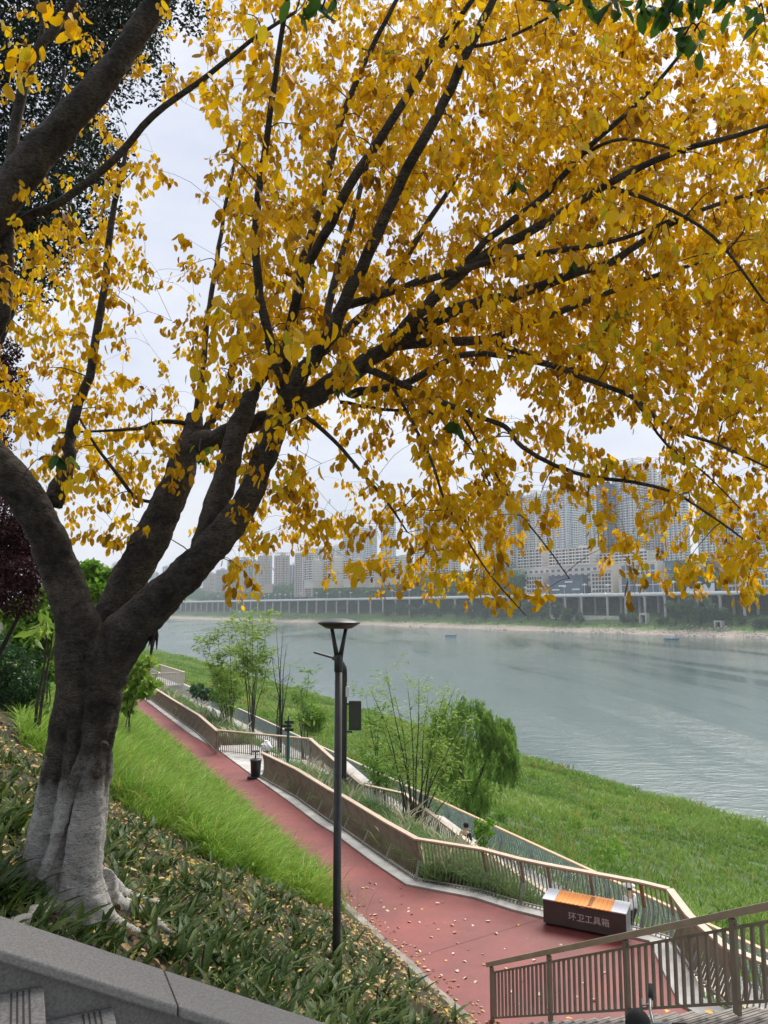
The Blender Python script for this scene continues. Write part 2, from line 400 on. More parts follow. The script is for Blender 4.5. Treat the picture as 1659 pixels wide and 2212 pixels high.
n2 = nn(nt, 'ShaderNodeTexNoise', i_Scale=.8, i_Detail=6.0, i_Roughness=.7); L(g.outputs['Position'], n2.inputs['Vector'])
ra = nn(nt, 'ShaderNodeValToRGB'); L(n2.outputs['Fac'], ra.inputs[0]); e = ra.color_ramp.elements; e[0].position = .35; e[1].position = .65; e[0].color = (.16, .13, .10, 1); e[1].color = (.42, .36, .29, 1)
rb = nn(nt, 'ShaderNodeValToRGB'); L(n2.outputs['Fac'], rb.inputs[0]); e = rb.color_ramp.elements; e[0].position = .35; e[1].position = .65; e[0].color = (.07, .12, .03, 1); e[1].color = (.17, .26, .07, 1)
sb = nn(nt, 'ShaderNodeMath', operation='MULTIPLY_ADD'); L(n1.outputs['Fac'], sb.inputs[0]); sb.inputs[1].default_value = -9.0; L(sx.outputs[2], sb.inputs[2])
mr = nn(nt, 'ShaderNodeMapRange'); L(sb.outputs[0], mr.inputs[0]); mr.inputs[1].default_value = -13.8; mr.inputs[2].default_value = -12.8
mx = nn(nt, 'ShaderNodeMix', data_type='RGBA'); L(mr.outputs[0], mx.inputs[0]); L(ra.outputs[0], mx.inputs[6]); L(rb.outputs[0], mx.inputs[7])
L(mx.outputs[2], b.inputs['Base Color']); b.inputs['Roughness'].default_value = .95
tag(gridmesh('far_bank_terrain', Xf, Yf, Zf, 'far_bank', smooth=False), kind='structure')
# rubble on the far shore
pmat('rock', (.22, .19, .16), (.5, .44, .37), scale=.6, rough=.95)
cl = Cloud(); V = []; Q = []
def rocks(n, px0, px1, u0, u1, s0, s1):
    for _ in range(n):
        px = rng.uniform(px0, px1); u = u0+(u1-u0)*rng.random()**1.3
        x, y = far_pt(px, u); al = inland(x, y)[1]; z = float(Hf(u, al)); s = rng.uniform(s0, s1)
        P = np.array([[-1, -1, -.6], [1, -1, -.6], [1, 1, -.6], [-1, 1, -.6], [-.7, -.6, .6], [.6, -.7, .5], [.7, .6, .7], [-.6, .7, .5]])*s*(.7+.6*rng.random((8, 3)))
        k = len(V)*8; V.append(P+[x, y, z]); Q.append(np.array([[4, 5, 6, 7], [0, 1, 5, 4], [1, 2, 6, 5], [2, 3, 7, 6], [3, 0, 4, 7]])+k)
rocks(420, 1180, 1670, 1, 12, .5, 1.5); rocks(160, 1460, 1600, 8, 30, .5, 1.3); rocks(160, 640, 1200, 1, 9, .4, 1.1)
tag(npmesh('shore_rubble', np.concatenate(V), np.concatenate(Q), None, 'rock'), 'pale grey rubble stones along the far river edge', 'rubble', kind='stuff')
# ================================================================== CITY
def facade(name, wall, glass, bay=3.2, fl=3.0, wf=.62, hf=.55, slab=None, off=.5):
    m, nt, b, out = newmat(name); L = nt.links.new
    uv = nn(nt, 'ShaderNodeUVMap', uv_map='UVMap'); sx = nn(nt, 'ShaderNodeSeparateXYZ'); L(uv.outputs[0], sx.inputs[0])
    def M(op, a, b_=None):
        n = nn(nt, 'ShaderNodeMath', operation=op)
        for i, v in enumerate((a, b_)):
            if v is None: continue
            if isinstance(v, (int, float)): n.inputs[i].default_value = v
            else: L(v, n.inputs[i])
        return n.outputs[0]
    ub = M('DIVIDE', sx.outputs[0], bay); vb = M('DIVIDE', sx.outputs[1], fl)
    fu = M('ABSOLUTE', M('SUBTRACT', M('FRACT', ub), .5)); fv = M('FRACT', vb)
    win = M('MULTIPLY', M('LESS_THAN', fu, wf/2), M('LESS_THAN', M('ABSOLUTE', M('SUBTRACT', fv, off)), hf/2))
    cx = nn(nt, 'ShaderNodeCombineXYZ'); L(M('FLOOR', ub), cx.inputs[0]); L(M('FLOOR', vb), cx.inputs[1])
    wn = nn(nt, 'ShaderNodeTexWhiteNoise'); L(cx.outputs[0], wn.inputs['Vector'])
    gr = nn(nt, 'ShaderNodeMix', data_type='RGBA'); L(wn.outputs['Value'], gr.inputs[0]); gr.inputs[6].default_value = (*[c*.5 for c in glass], 1); gr.inputs[7].default_value = (*[min(1, c*1.6) for c in glass], 1)
    wa = nn(nt, 'ShaderNodeMix', data_type='RGBA'); L(M('GREATER_THAN', fv, .9), wa.inputs[0]); wa.inputs[6].default_value = (*wall, 1); wa.inputs[7].default_value = (*(slab or wall), 1)
    mx = nn(nt, 'ShaderNodeMix', data_type='RGBA'); L(win, mx.inputs[0]); L(wa.outputs[2], mx.inputs[6]); L(gr.outputs[2], mx.inputs[7])
    L(mx.outputs[2], b.inputs['Base Color'])
    rr = nn(nt, 'ShaderNodeMapRange'); L(win, rr.inputs[0]); rr.inputs[3].default_value = .8; rr.inputs[4].default_value = .15; L(rr.outputs[0], b.inputs['Roughness'])
    return m
facade('fac_white', (.78, .76, .74), (.20, .23, .28), 3.0, 3.0, .55, .5)  # glass of the light facades brightened to stand in for reflected sky
facade('fac_white_bay', (.82, .81, .79), (.18, .21, .26), 3.6, 3.0, .8, .58, slab=(.75, .74, .73))
facade('fac_warm', (.76, .70, .62), (.22, .22, .24), 3.5, 3.1, .42, .45); facade('fac_cool', (.68, .71, .76), (.17, .21, .27), 2.6, 2.9, .6, .55); facade('fac_band', (.76, .76, .75), (.2, .24, .29), 5.2, 3.0, .9, .42, slab=(.78, .77, .75))
facade('fac_warm_bay', (.80, .75, .68), (.17, .19, .22), 4.4, 3.1, .86, .6, slab=(.8, .76, .7)); facade('fac_cool_bay', (.72, .75, .80), (.16, .2, .26), 3.0, 2.9, .75, .62)
TV = [('fac_white', 'fac_white_bay'), ('fac_warm', 'fac_warm_bay'), ('fac_cool', 'fac_white_bay'), ('fac_band', 'fac_cool_bay'), ('fac_white', 'fac_warm_bay')]; TK = [0]
facade('fac_grey', (.30, .31, .34), (.07, .09, .12), 3.2, 3.0, .6, .5)
facade('fac_grey_bay', (.42, .43, .46), (.06, .08, .11), 3.6, 3.0, .8, .6)
facade('fac_dark', (.12, .14, .18), (.05, .07, .10), 2.8, 3.0, .8, .7)
facade('fac_dark_bay', (.18, .2, .25), (.05, .07, .1), 3.2, 3.0, .85, .6, slab=(.4, .42, .46))
facade('fac_tan', (.52, .44, .36), (.11, .11, .12), 3.0, 3.0, .5, .5)
facade('fac_tan_bay', (.58, .50, .42), (.09, .1, .11), 3.6, 3.0, .78, .58)
facade('fac_cream', (.60, .55, .48), (.10, .10, .10), 3.0, 3.0, .45, .45)
pmat('plain_wall', (.70, .68, .66), rough=.8); pmat('tan_wall', (.52, .44, .36), rough=.8); pmat('cream_wall', (.58, .53, .46), (.64, .59, .52), scale=.2, rough=.8)
pmat('dark_wall', (.10, .12, .16), rough=.6); pmat('glass_blue', (.05, .10, .15), (.09, .16, .22), scale=.15, rough=.12); pmat('dark_glass', (.03, .04, .05), rough=.15)
pmat('white_wall', (.75, .75, .74), rough=.7); pmat('concrete_far', (.40, .38, .35), (.52, .50, .46), scale=.3, rough=.85); pmat('deck_shade_concrete', (.09, .09, .085), (.16, .155, .145), scale=.3, rough=.9)
pmat('roof_red', (.35, .13, .09), rough=.8); pmat('asphalt_far', (.07, .07, .072), rough=.9)
YAW = R(-57)
def place(x0, x1, ytop, ybase, d, yaw=YAW, ratio=.7):
    """footprint and height of a building that spans those rays at distance d"""
    xm = (x0+x1)/2; p = atd(xm, 1312, d); v = unit(np.array([p[0], p[1]]))
    fr = np.array([math.sin(yaw), -math.cos(yaw)]); ca = abs(fr @ v); sa = math.sqrt(max(0, 1-ca*ca))
    app = (x1-x0)/FPX*np.hypot(p[1], 0)*1.0
    wd = app/(ca+ratio*sa); zt = atd(xm, ytop, d)[2]; zb = atd(xm, ybase, d)[2]
    return p[0], p[1], wd, wd*ratio, zt, zb
def tower(label, x0, x1, ytop, ybase, d, fac='fac_white', bay='fac_white_bay', nb=3, yaw=YAW, ratio=.75, crown='frame', wall='plain_wall', sink=30, name='apartment_tower'):
    if x0 > 1000: d = far_pt((x0+x1)/2, 225+(d-830)*.55)[1]
    if fac == 'fac_white': fac, bay = TV[TK[0] % 5]; TK[0] += 1
    x, y, wd, dp, zt, zb = place(x0, x1, ytop, ybase, d, yaw, ratio); zb -= sink; h = zt-zb
    root = empty(name, (x, y, zb), yaw); tag(root, label, 'building', 'high-rise buildings across the river')
    hb = h-(5 if crown == 'frame' else 2)
    m_ = MB(); m_.box((0, 0, hb/2), (wd, dp, hb)); m_.build('wall', fac, root, uvm=1)
    bw = wd/(nb*2+1)*1.25
    for i in range(nb):
        m_ = MB(); bx = -wd/2+wd*(i+.5)/nb; m_.box((bx, -dp/2-.9, hb/2-1), (bw, 1.9, hb-4)); m_.build('balcony_stack', bay, root, uvm=1)
    m_ = MB(); m_.box((wd/2+.8, 0, hb/2-1.5), (1.7, dp*.36, hb-5)); m_.box((-wd/2-.8, 0, hb/2-1.5), (1.7, dp*.36, hb-5)); m_.build('side_bay', bay, root, uvm=1)
    # rib walls between the stacks
    m_ = MB()
    for i in range(nb+1): m_.box((-wd/2+wd*i/nb, -dp/2-.5, hb/2), (.8, 1.1, hb))
    m_.build('rib', wall, root)
    m_ = MB()
    m_.box((wd*.12, 0, hb+2.2), (wd*.28, dp*.4, 4.4)); m_.box((-wd*.25, dp*.1, hb+1.2), (wd*.16, dp*.3, 2.4))
    if crown == 'frame':
        for sx_ in (-1, -.33, .33, 1):
            for sy_ in (-1, 1): m_.box((sx_*wd*.48, sy_*dp*.47, hb+2.2), (.8, .8, 4.4))
        for sy_ in (-1, 1): m_.box((0, sy_*dp*.47, hb+4.6), (wd, .9, .8))
        for sx_ in (-1, 1): m_.box((sx_*wd*.48, 0, hb+4.6), (.9, dp*.9, .8))
    else:
        for sy_ in (-1, 1): m_.box((0, sy_*dp*.49, hb+.7), (wd, .5, 1.4))
        for sx_ in (-1, 1): m_.box((sx_*wd*.49, 0, hb+.7), (.5, dp*.96, 1.4))
    m_.build('roof_crown', wall, root)
    return root
# right-hand hill, behind the terraces
tower('tallest white tower with open roof frame, above the stone terraces', 1335, 1404, 996, 1192, 880, nb=4)
tower('narrow pale tower joined just beside the tallest white tower', 1404, 1431, 1002, 1192, 905, nb=2)
tower('pale tower with small rooftop box, between two taller neighbours beyond the drooping branch', 1430, 1466, 1010, 1195, 960, nb=2)
tower('slim pale tower whose roof shows beside the long drooping branch', 1266, 1297, 1011, 1192, 930, nb=2)
tower('white tower with tall blank side wall, hanging leaves before it', 1059, 1124, 1062, 1200, 860, nb=3, crown='flat')
tower('thin pale tower half hidden behind the hanging leaf curtain', 1036, 1060, 1085, 1205, 900, nb=2)
tower('dark glazed strip tower squeezed between two white towers', 1123, 1136, 1064, 1198, 875, 'fac_dark', 'fac_dark_bay', 1, wall='dark_wall', crown='flat')
tower('white ribbed tower right of the dark glazed strip tower', 1136, 1180, 1062, 1196, 870, nb=3)
tower('broad white tower standing behind the long stone terrace block', 1180, 1262, 1050, 1192, 850, nb=4)
tower('tall blue-grey dark tower between two white towers on the hill', 1299, 1338, 1046, 1187, 840, 'fac_dark', 'fac_dark_bay', 2, wall='dark_wall', crown='flat')
tower('grey tower to the right of the tallest white tower', 1428, 1450, 1040, 1195, 900, 'fac_grey', 'fac_grey_bay', 1, wall='plain_wall')
tower('white tower over the glass corner tower, partly behind leaves', 1450, 1496, 1045, 1196, 870, nb=3)
tower('pale beige tower above the small white riverside building', 1519, 1569, 1080, 1205, 890, 'fac_cream', 'fac_white_bay', 3)
tower('grey-white tower second from the picture edge on the hill', 1569, 1610, 1072, 1210, 930, 'fac_grey', 'fac_white_bay', 2)
tower('pale tower cut by the picture edge on the hill', 1626, 1676, 1092, 1215, 900, nb=3)
# middle ridge
tower('white tower with stepped top, second of the middle ridge group', 898, 944, 1100, 1226, 1050, nb=3)
tower('white tower beside the stepped one on the middle ridge', 944, 996, 1094, 1228, 1080, nb=3)
tower('tall thin white tower above the cream terraces behind the leaf tips', 824, 855, 1102, 1225, 1180, nb=2)
tower('wide white tower rising above the middle cream terraces', 741, 814, 1138, 1222, 1200, nb=4)
tower('low wide white tower just left of the wide white tower', 709, 740, 1180, 1230, 1280, nb=2, crown='flat')
tower('small pale blue tower behind the cream terraces', 676, 703, 1184, 1240, 1450, 'fac_grey', 'fac_white_bay', 2, crown='flat')
tower('cream tower with tan balconies at the head of the terrace row', 637, 676, 1187, 1246, 1150, 'fac_cream', 'fac_tan_bay', 3)
tower('tall brown-beige tower standing alone on the wooded knoll', 592, 624, 1194, 1256, 1350, 'fac_tan', 'fac_tan_bay', 2, wall='tan_wall')
tower('low domed grey building between two beige towers', 624, 640, 1219, 1256, 1500, 'fac_grey', 'fac_grey_bay', 1, crown='flat')
tower('beige ribbed tower right of the closely packed row', 556, 586, 1195, 1268, 1500, 'fac_tan', 'fac_tan_bay', 2, wall='tan_wall')
tower('hazy beige tower fifth in the closely packed row', 541, 556, 1211, 1270, 1600, 'fac_tan', 'fac_grey_bay', 1, wall='tan_wall', crown='flat')
tower('hazy grey tower fourth in the closely packed row', 516, 542, 1204, 1272, 1620, 'fac_grey', 'fac_tan_bay', 2, wall='tan_wall')
tower('hazy grey tower third in the closely packed row', 490, 516, 1208, 1275, 1660, 'fac_grey', 'fac_grey_bay', 2, wall='tan_wall', crown='flat')
tower('hazy brownish tower second in the closely packed row', 466, 490, 1230, 1278, 1700, 'fac_tan', 'fac_grey_bay', 2, wall='tan_wall', crown='flat')
tower('faint short tower first in the closely packed row', 438, 466, 1238, 1282, 1750, 'fac_tan', 'fac_tan_bay', 2, wall='tan_wall', crown='flat')
tower('faint blue tower with square top between the tree forks', 349, 364, 1223, 1290, 2300, 'fac_grey', 'fac_grey_bay', 1, crown='flat')
tower('faint blue double tower beside the leaning trunk', 367, 384, 1222, 1290, 2350, 'fac_grey', 'fac_grey_bay', 2, crown='flat')
tower('palest blue tower far upriver between the two trunks', 322, 332, 1226, 1295, 2600, 'fac_grey', 'fac_grey_bay', 1, crown='flat')
tower('palest short tower far upriver beside the middle trunk', 331, 340, 1236, 1295, 2500, 'fac_grey', 'fac_grey_bay', 1, crown='flat')
tower('pale tower pair seen over the bright green treetop', 240, 261, 1215, 1290, 2200, nb=2, crown='flat')
tower('pale thin tower left of the pair over the green treetop', 214, 228, 1221, 1290, 2250, nb=1, crown='flat')
# stepped terrace apartments
def slabs(label, x0, x1, ytop, ybase, d, nf, nbay, ratio=.28, wall='cream_wall', sink=10, yaw=YAW, win=True):
    if x0 > 1000: d = far_pt((x0+x1)/2, 145+(d-700))[1]
    x, y, wd, dp, zt, zb = place(x0, x1, ytop, ybase, d, yaw, ratio)
    root = empty('terrace_block', (x, y, zb), yaw); tag(root, label, 'building', 'mid-rise terrace blocks across the river')
    h = zt-zb; fh = h/nf
    m_ = MB(); m_.box((0, 0, (h-sink)/2), (wd, dp, h+sink)); m_.build('wall', wall, root)
    for i in range(nf):
        m_ = MB(); m_.box((0, -dp/2-.5, fh*i+.55), (wd*.98, 1.2, 1.0)); m_.box((wd/2+.3, 0, fh*i+.5), (.6, dp*.7, .9)); m_.build('balcony', 'white_wall', root)
        if win:
            for j in range(nbay):
                m_ = MB(); m_.box((-wd/2+wd*(j+.5)/nbay, -dp/2-.03, fh*i+1.05+(fh-1.1)/2), (wd/nbay*.74, .1, fh-1.2)); m_.build('window', 'dark_glass', root)
    m_ = MB()
    for j in range(nbay//2+1): m_.box((-wd/2+wd*j/(nbay//2), -dp/2-.7, h/2), (.9, 1.5, h))
    m_.build('pier', wall, root)
    m_ = MB(); m_.box((0, 0, h+.5), (wd*1.01, dp*1.02, .9)); m_.box((wd*.2, dp*.1, h+2), (wd*.12, dp*.5, 2.6)); m_.build('parapet', wall, root)
    return root
slabs('left one of three stone terrace blocks, six floors of balconies', 1121, 1188, 1189, 1229, 700, 6, 8)
slabs('longest stone terrace block, middle one above the riverside mall', 1190, 1298, 1187, 1228, 705, 6, 12)
slabs('low stone terrace block over the white-framed glass hall', 1300, 1424, 1195, 1222, 715, 4, 12)
slabs('cream stepped terrace block nearest the lone brown tower', 657, 697, 1213, 1254, 1030, 8, 4, .6, win=True)
slabs('cream terrace block second along the ridge row', 698, 740, 1207, 1254, 1030, 9, 5, .6)
slabs('cream terrace block third along the ridge row', 741, 790, 1211, 1252, 1000, 8, 5, .6)
slabs('cream terrace block behind the lowest leaf tuft', 790, 830, 1204, 1252, 990, 9, 4, .6)
slabs('cream terrace block mostly covered by hanging yellow leaves', 832, 892, 1206, 1246, 980, 8, 6, .6)
# riverside mall
def hall(label, x0, x1, ytop, ybase, d, wall, glass, cols, rows, ratio=.4, frame=.25, sign=0, name='mall_building', sink=3, pad=.12):
    if x0 > 1000: d = far_pt((x0+x1)/2, 92+(d-600)*.6)[1]
    x, y, wd, dp, zt, zb = place(x0, x1, ytop, ybase, d, YAW, ratio); h = zt-zb
    root = empty(name, (x, y, zb), YAW); tag(root, label, 'building', 'riverside shops across the river')
    m_ = MB(); m_.box((0, 0, (h-sink)/2), (wd, dp, h+sink)); m_.build('wall', wall, root)
    cw = wd*(1-pad)/cols; rh = h*.86/rows
    for i in range(rows):
        for j in range(cols):
            m_ = MB(); m_.box((-wd*(1-pad)/2+cw*(j+.5), -dp/2-.06, rh*(i+.5)+.3), (cw*(1-frame), .16, rh*(1-frame))); m_.build('window', glass, root)
    m_ = MB(); m_.box((0, -dp/2-.4, h-.35), (wd*1.02, .9, .9)); m_.box((0, 0, h+.1), (wd, dp, .3)); m_.build('cornice', wall, root)
    for k in range(sign):
        m_ = MB(); m_.box((-wd*.3+wd*.6*(k/(max(1, sign-1)) if sign > 1 else .5), -dp/2-.5, rh*(1+k % max(1, rows-1))), (wd*.22, .3, 1.5)); m_.build('sign_band', 'white_wall', root)
    return root
hall('long upper storey of the stone mall with roof terrace', 1108, 1345, 1224, 1262, 640, 'cream_wall', 'glass_blue', 14, 3, .25, .5)
hall('stone mall block with grid windows nearest the wooded slope', 1137, 1189, 1240, 1281, 605, 'cream_wall', 'dark_glass', 6, 4, .4, .35, 2)
hall('dark glass shopfront between two stone mall blocks', 1189, 1279, 1244, 1282, 612, 'dark_wall', 'glass_blue', 9, 4, .3, .14, 4)
hall('stone mall block with tall windows beside the dark shopfront', 1279, 1340, 1232, 1281, 606, 'cream_wall', 'dark_glass', 6, 5, .4, .3, 2)
hall('white-framed glass hall over the viaduct', 1341, 1455, 1242, 1281, 600, 'cream_wall', 'glass_blue', 5, 2, .3, .12, 1)
hall('set-back glass storey over the white-framed hall', 1342, 1440, 1215, 1250, 640, 'cream_wall', 'glass_blue', 7, 2, .3, .2, 1)
hall('blue glass corner tower at the end of the mall', 1441, 1480, 1212, 1281, 620, 'glass_blue', 'glass_blue', 4, 8, .8, .08, 1)
hall('small blank stone building past the wooded gap', 1506, 1527, 1219, 1280, 600, 'cream_wall', 'dark_glass', 2, 3, .7, .7)
hall('dark glass shop building with white sign near the stone one', 1527, 1560, 1215, 1281, 615, 'dark_wall', 'glass_blue', 3, 5, .6, .15, 1)
hall('pale shop building under the hanging leaves', 1562, 1612, 1228, 1281, 620, 'cream_wall', 'glass_blue', 5, 3, .5, .3, 1)
hall('pale long shop building cut by the picture edge', 1615, 1690, 1232, 1281, 610, 'white_wall', 'glass_blue', 7, 3, .5, .3, 1)
hall('red-roofed pavilion by the road below the beige towers', 556, 588, 1262, 1276, 1050, 'tan_wall', 'dark_glass', 5, 2, .6, .5, 0, 'pavilion')
m_ = MB()      # low undulating white wall
x, y = far_pt(1512, 84); q = np.array([x, y])
xs = np.linspace(-12, 14, 30)
vs = []; 
for k, xx in enumerate(xs):
    hh = 4+2.2*math.sin(xx*.5)+1.2*math.sin(xx*1.1+1)+(.2*xx)
    for yy in (-.4, .4): vs += [(xx, yy, -1), (xx, yy, hh+2)]
fs = []
for k in range(len(xs)-1):
    a = k*4; b4 = a+4
    fs += [(a, b4, b4+1, a+1), (a+2, a+3, b4+3, b4+2), (a+1, b4+1, b4+3, a+3)]
fs += [(0, 1, 3, 2), (len(vs)-4, len(vs)-2, len(vs)-1, len(vs)-3)]
m_.add(vs, fs); ww = m_.build('wavy_wall', 'white_wall', loc=(x, y, 18.3), rz=YAW); tag(ww, 'white wavy-topped wall between mall and small stone building', 'wall')
# ------------------------------------------------------------------ viaduct
idx = [i for i in range(len(al_pts)) if AL[i] > 250 and AL[i] < 3300]
va = empty('road_viaduct', (*farXY(idx[0], 40), 0)); tag(va, 'long concrete road viaduct on round columns along the far bank', 'viaduct')
def ribbon(name, mat, us_, zs_, closed=True):
    """sweep a cross-section (list of (u, z)) along the far bank"""
    base = farXY(idx[0], 40); V = []; n = len(us_)
    for i in idx:
        for u_, z_ in zip(us_, zs_):
            p = farXY(i, u_); V.append((p[0]-base[0], p[1]-base[1], z_))
    Q = [(k*n+j, k*n+(j+1) % n, (k+1)*n+(j+1) % n, (k+1)*n+j) for k in range(len(idx)-1) for j in range(n)]
    return npmesh(name, V, Q, None, mat, va)
ribbon('deck', 'concrete_far', [38, 78.5, 78.5, 41.5, 41, 38], [18.9, 18.9, 17.2, 17.2, 17.9, 18.1])
ribbon('road_surface', 'asphalt_far', [38.8, 78, 78, 38.8], [18.95, 18.95, 18.92, 18.92])
ribbon('parapet', 'white_wall', [37.7, 38.3, 38.3, 37.7], [17.3, 17.3, 20.0, 20.0])
base = farXY(idx[0], 40); cm = MB(); cm.lathe([(1.05, 0), (1.05, 17.6)], n=10); cm.box((0, 0, 17.0), (2.6, 2.6, 1.2)); pmat('column_pale', (.40, .385, .36), (.50, .48, .45), scale=.3, rough=.85); cmesh = cm.mesh('column', 'column_pale')
nxt = 640.; nc_ = 0
for i in idx:
    if AL[i] >= nxt and nc_ < 96:
        nxt += 21.5 if AL[i] < 1000 else 27
        for u_ in ((39.6, 58) if AL[i] < 1100 else (39.6,)):
            p = farXY(i, u_); z0 = float(Hf(u_, AL[i]))-1
            o = link('column', cmesh, va, (p[0]-base[0], p[1]-base[1], 0)); o.location.z = -.4 if z0 < 0 else -.1; o.rotation_euler.z = YAW; nc_ += 1
rw = []
ribw = MB()
V = []; idw = [i for i in idx if AL[i] < 1180]
for i in idw:
    for u_, z_ in ((74.5, 3.0), (75.5, 3.0), (75.5, 17.1), (74.5, 17.1)):
        p = farXY(i, u_); V.append((*p, z_))
Q = [(k*4+j, k*4+(j+1) % 4, (k+1)*4+(j+1) % 4, (k+1)*4+j) for k in range(len(idw)-1) for j in range(4)]
tag(npmesh('retaining_wall', V, Q, None, 'deck_shade_concrete'), 'concrete retaining wall coloured dark for the shade under the viaduct', 'wall')  # wall colour set dark to carry the shade under the deck
# low quay wall and drain portals on the far bank
def portal(px, u, wd, h, label):
    x, y = far_pt(px, u); z = float(Hf(u, inland(x, y)[1]))-1
    root = empty('drain_portal', (x, y, z), YAW); tag(root, label, 'culvert')
    m_ = MB(); m_.box((-wd*.42, 0, h/2), (wd*.2, 4, h)); m_.box((wd*.42, 0, h/2), (wd*.2, 4, h)); m_.box((0, 0, h*.9), (wd*.64, 4, h*.2)); m_.build('frame', 'concrete_far', root)
    m_ = MB(); m_.box((0, 1.2, h*.4), (wd*.62, .4, h*.78)); m_.build('opening', 'dark_glass', root)  # dark panel stands in for the shade inside the drain
portal(1391, 30, 7, 9, 'square concrete drain opening in the green bank'); portal(1552, 27, 6, 6, 'small concrete drain opening amid the rubble slope')
m_ = MB(); xa, ya = far_pt(1190, 34); xb, yb = far_pt(1340, 34)
m_.beam((xa, ya, -1.5), (xb, yb, -1.5), 1, 5); tag(m_.build('quay_wall', 'concrete_far'), 'low pale concrete wall under the viaduct between shrubs', 'wall')
# ------------------------------------------------------------------ far woods, shrubs and street trees
leafmat('far_leaf', [(.025, .085, .03), (.05, .15, .042), (.10, .21, .06)], .2)
leafmat('far_leaf_grey', [(.035, .08, .028), (.065, .13, .045), (.12, .20, .07)], .2)
leafmat('far_leaf_bright', [(.07, .14, .03), (.12, .2, .05), (.18, .26, .07)], .25)
pmat('bark_far', (.06, .05, .04), rough=.9)
def lump_pts(n, lumps):
    """points near the surface of overlapping blobs"""
    lumps = np.array(lumps); wts = lumps[:, 3]**2; k = rng.choice(len(lumps), n, p=wts/wts.sum())
    return lumps[k, :3]+rdir(n)*(lumps[k, 3]*(.55+.5*rng.random(n)))[:, None]*np.array([1, 1, .85])
def far_tree(name, label, x, y, z, h, rad, mat, group, n=420, size=1.1, cat='tree'):
    root = empty(name, (x, y, z)); tag(root, label, cat, group)
    lumps = []
    for _ in range(9):
        a = rng.random()*6.28; q = rng.random()**.6*rad*.62; zz = h*rng.uniform(.3, .82); lumps.append((q*math.cos(a), q*math.sin(a), zz, rad*rng.uniform(.28, .5)))
    c = Cloud(); P = lump_pts(n, lumps); P[:, 2] = np.maximum(P[:, 2], .3); c.bits(P, rng.uniform(.6, 1.3, n)*size, .7); c.build('crown', mat, root)
    m_ = MB(); m_.tube([(0, 0, -.8), (.1, 0, h*.35), (.3, .1, h*.6)], [h*.03, h*.022, h*.01], 6); m_.build('trunk', 'bark_far', root)
    return root
LB = ['bushy grey-green tree on the far bank in front of the viaduct', 'low grey-green bush on the far bank below the viaduct']
for px, u, h, rd in [(835, 34, 9, 8), (862, 36, 14, 10), (890, 33, 15, 10), (918, 35, 13, 10), (945, 33, 10, 9), (985, 34, 12, 9), (1018, 33, 14, 10), (1047, 33, 11, 9), (1085, 31, 13, 9), (1112, 33, 15, 10), (1140, 31, 16, 10), (1170, 32, 14, 10), (1200, 32, 15, 9), (1228, 31, 12, 9), (1250, 30, 9, 6),
                     (1458, 30, 17, 10), (1485, 32, 20, 10), (1512, 30, 17, 9), (1540, 31, 19, 10), (1563, 29, 13, 8), (1345, 28, 7, 6), (1365, 27, 8, 6), (1640, 24, 6, 7), (1655, 26, 7, 7), (1430, 26, 7, 6), (1600, 30, 6, 5)]:
    x, y = far_pt(px, u); z = float(Hf(u, inland(x, y)[1])); big = h >= 11
    far_tree('bank_tree' if big else 'bank_shrub', LB[0] if big else LB[1], x, y, z-.5, h*1.25, rd*.9, 'far_leaf_grey', 'trees on the far bank before the viaduct' if big else 'bushes on the far bank before the viaduct', 2600 if big else 900, .95)
# street trees along the far road: one proto each
pr = None
for k, px in enumerate([655, 668, 681, 700, 717, 731, 746, 762, 777, 893, 907, 922, 948, 965]):
    x, y = far_pt(px, 81); 
    if pr is None: pr = far_tree('street_tree', 'small round clipped street tree along the far road', x, y, 18.6, 6, 3.2, 'far_leaf_bright', 'round trees along the far road', 260, .7)
    else: cp_tree(pr, None, (x, y, 18.6), rng.random()*6)
# wooded hillsides: one mass
c = Cloud()
def woods(px0, px1, u0, u1, n, h0, h1):
    for _ in range(n):
        px = rng.uniform(px0, px1); u = rng.uniform(u0, u1); x, y = far_pt(px, u); z = float(Hf(u, inland(x, y)[1]))
        h = 1.35*rng.uniform(h0, h1); rd = h*.42; k = 420
        lumps = [(rd*.5*math.cos(a), rd*.5*math.sin(a), h*zz, rd*.6) for a, zz in zip(rng.random(6)*6.28, rng.uniform(.35, .8, 6))]
        P = lump_pts(k, lumps)+[x, y, z-1]; base_r = rng.random()*.5
        c.bits(P, rng.uniform(1.0, 2.2, k), .75, rnd=base_r+.5*rng.random(k))
woods(585, 660, 95, 220, 150, 14, 26); woods(640, 900, 84, 170, 240, 12, 20); woods(880, 1130, 84, 170, 240, 16, 28); woods(1090, 1130, 120, 230, 40, 16, 26)
woods(1470, 1535, 88, 190, 110, 14, 26); woods(1085, 1136, 84, 130, 60, 14, 24); woods(430, 590, 84, 190, 110, 8, 16); woods(1560, 1660, 120, 200, 40, 10, 18); woods(1290, 1310, 125, 150, 6, 9, 12)
woods(280, 440, 84, 300, 130, 12, 30)
tag(c.build('far_woods', 'far_leaf'), 'hazy dark green woods on the hillside behind the viaduct', 'woods', kind='stuff')
# grass fringe on the far bank
c = Cloud(); n = 5000; P = np.zeros((n, 3)); i_ = rng.integers(idx[0], idx[0]+150, n); u_ = rng.uniform(16, 36, n)
P[:, 0] = al_pts[i_, 0]+nrm[i_, 0]*u_+rng.normal(0, 3, n); P[:, 1] = al_pts[i_, 1]+nrm[i_, 1]*u_+rng.normal(0, 3, n); P[:, 2] = Hf(u_, AL[i_])
c.bits(P, rng.uniform(.8, 2.2, n), .6); tag(c.build('far_grass', 'far_leaf_bright'), 'rough green grass and weeds covering the far river bank', 'grass', kind='stuff')
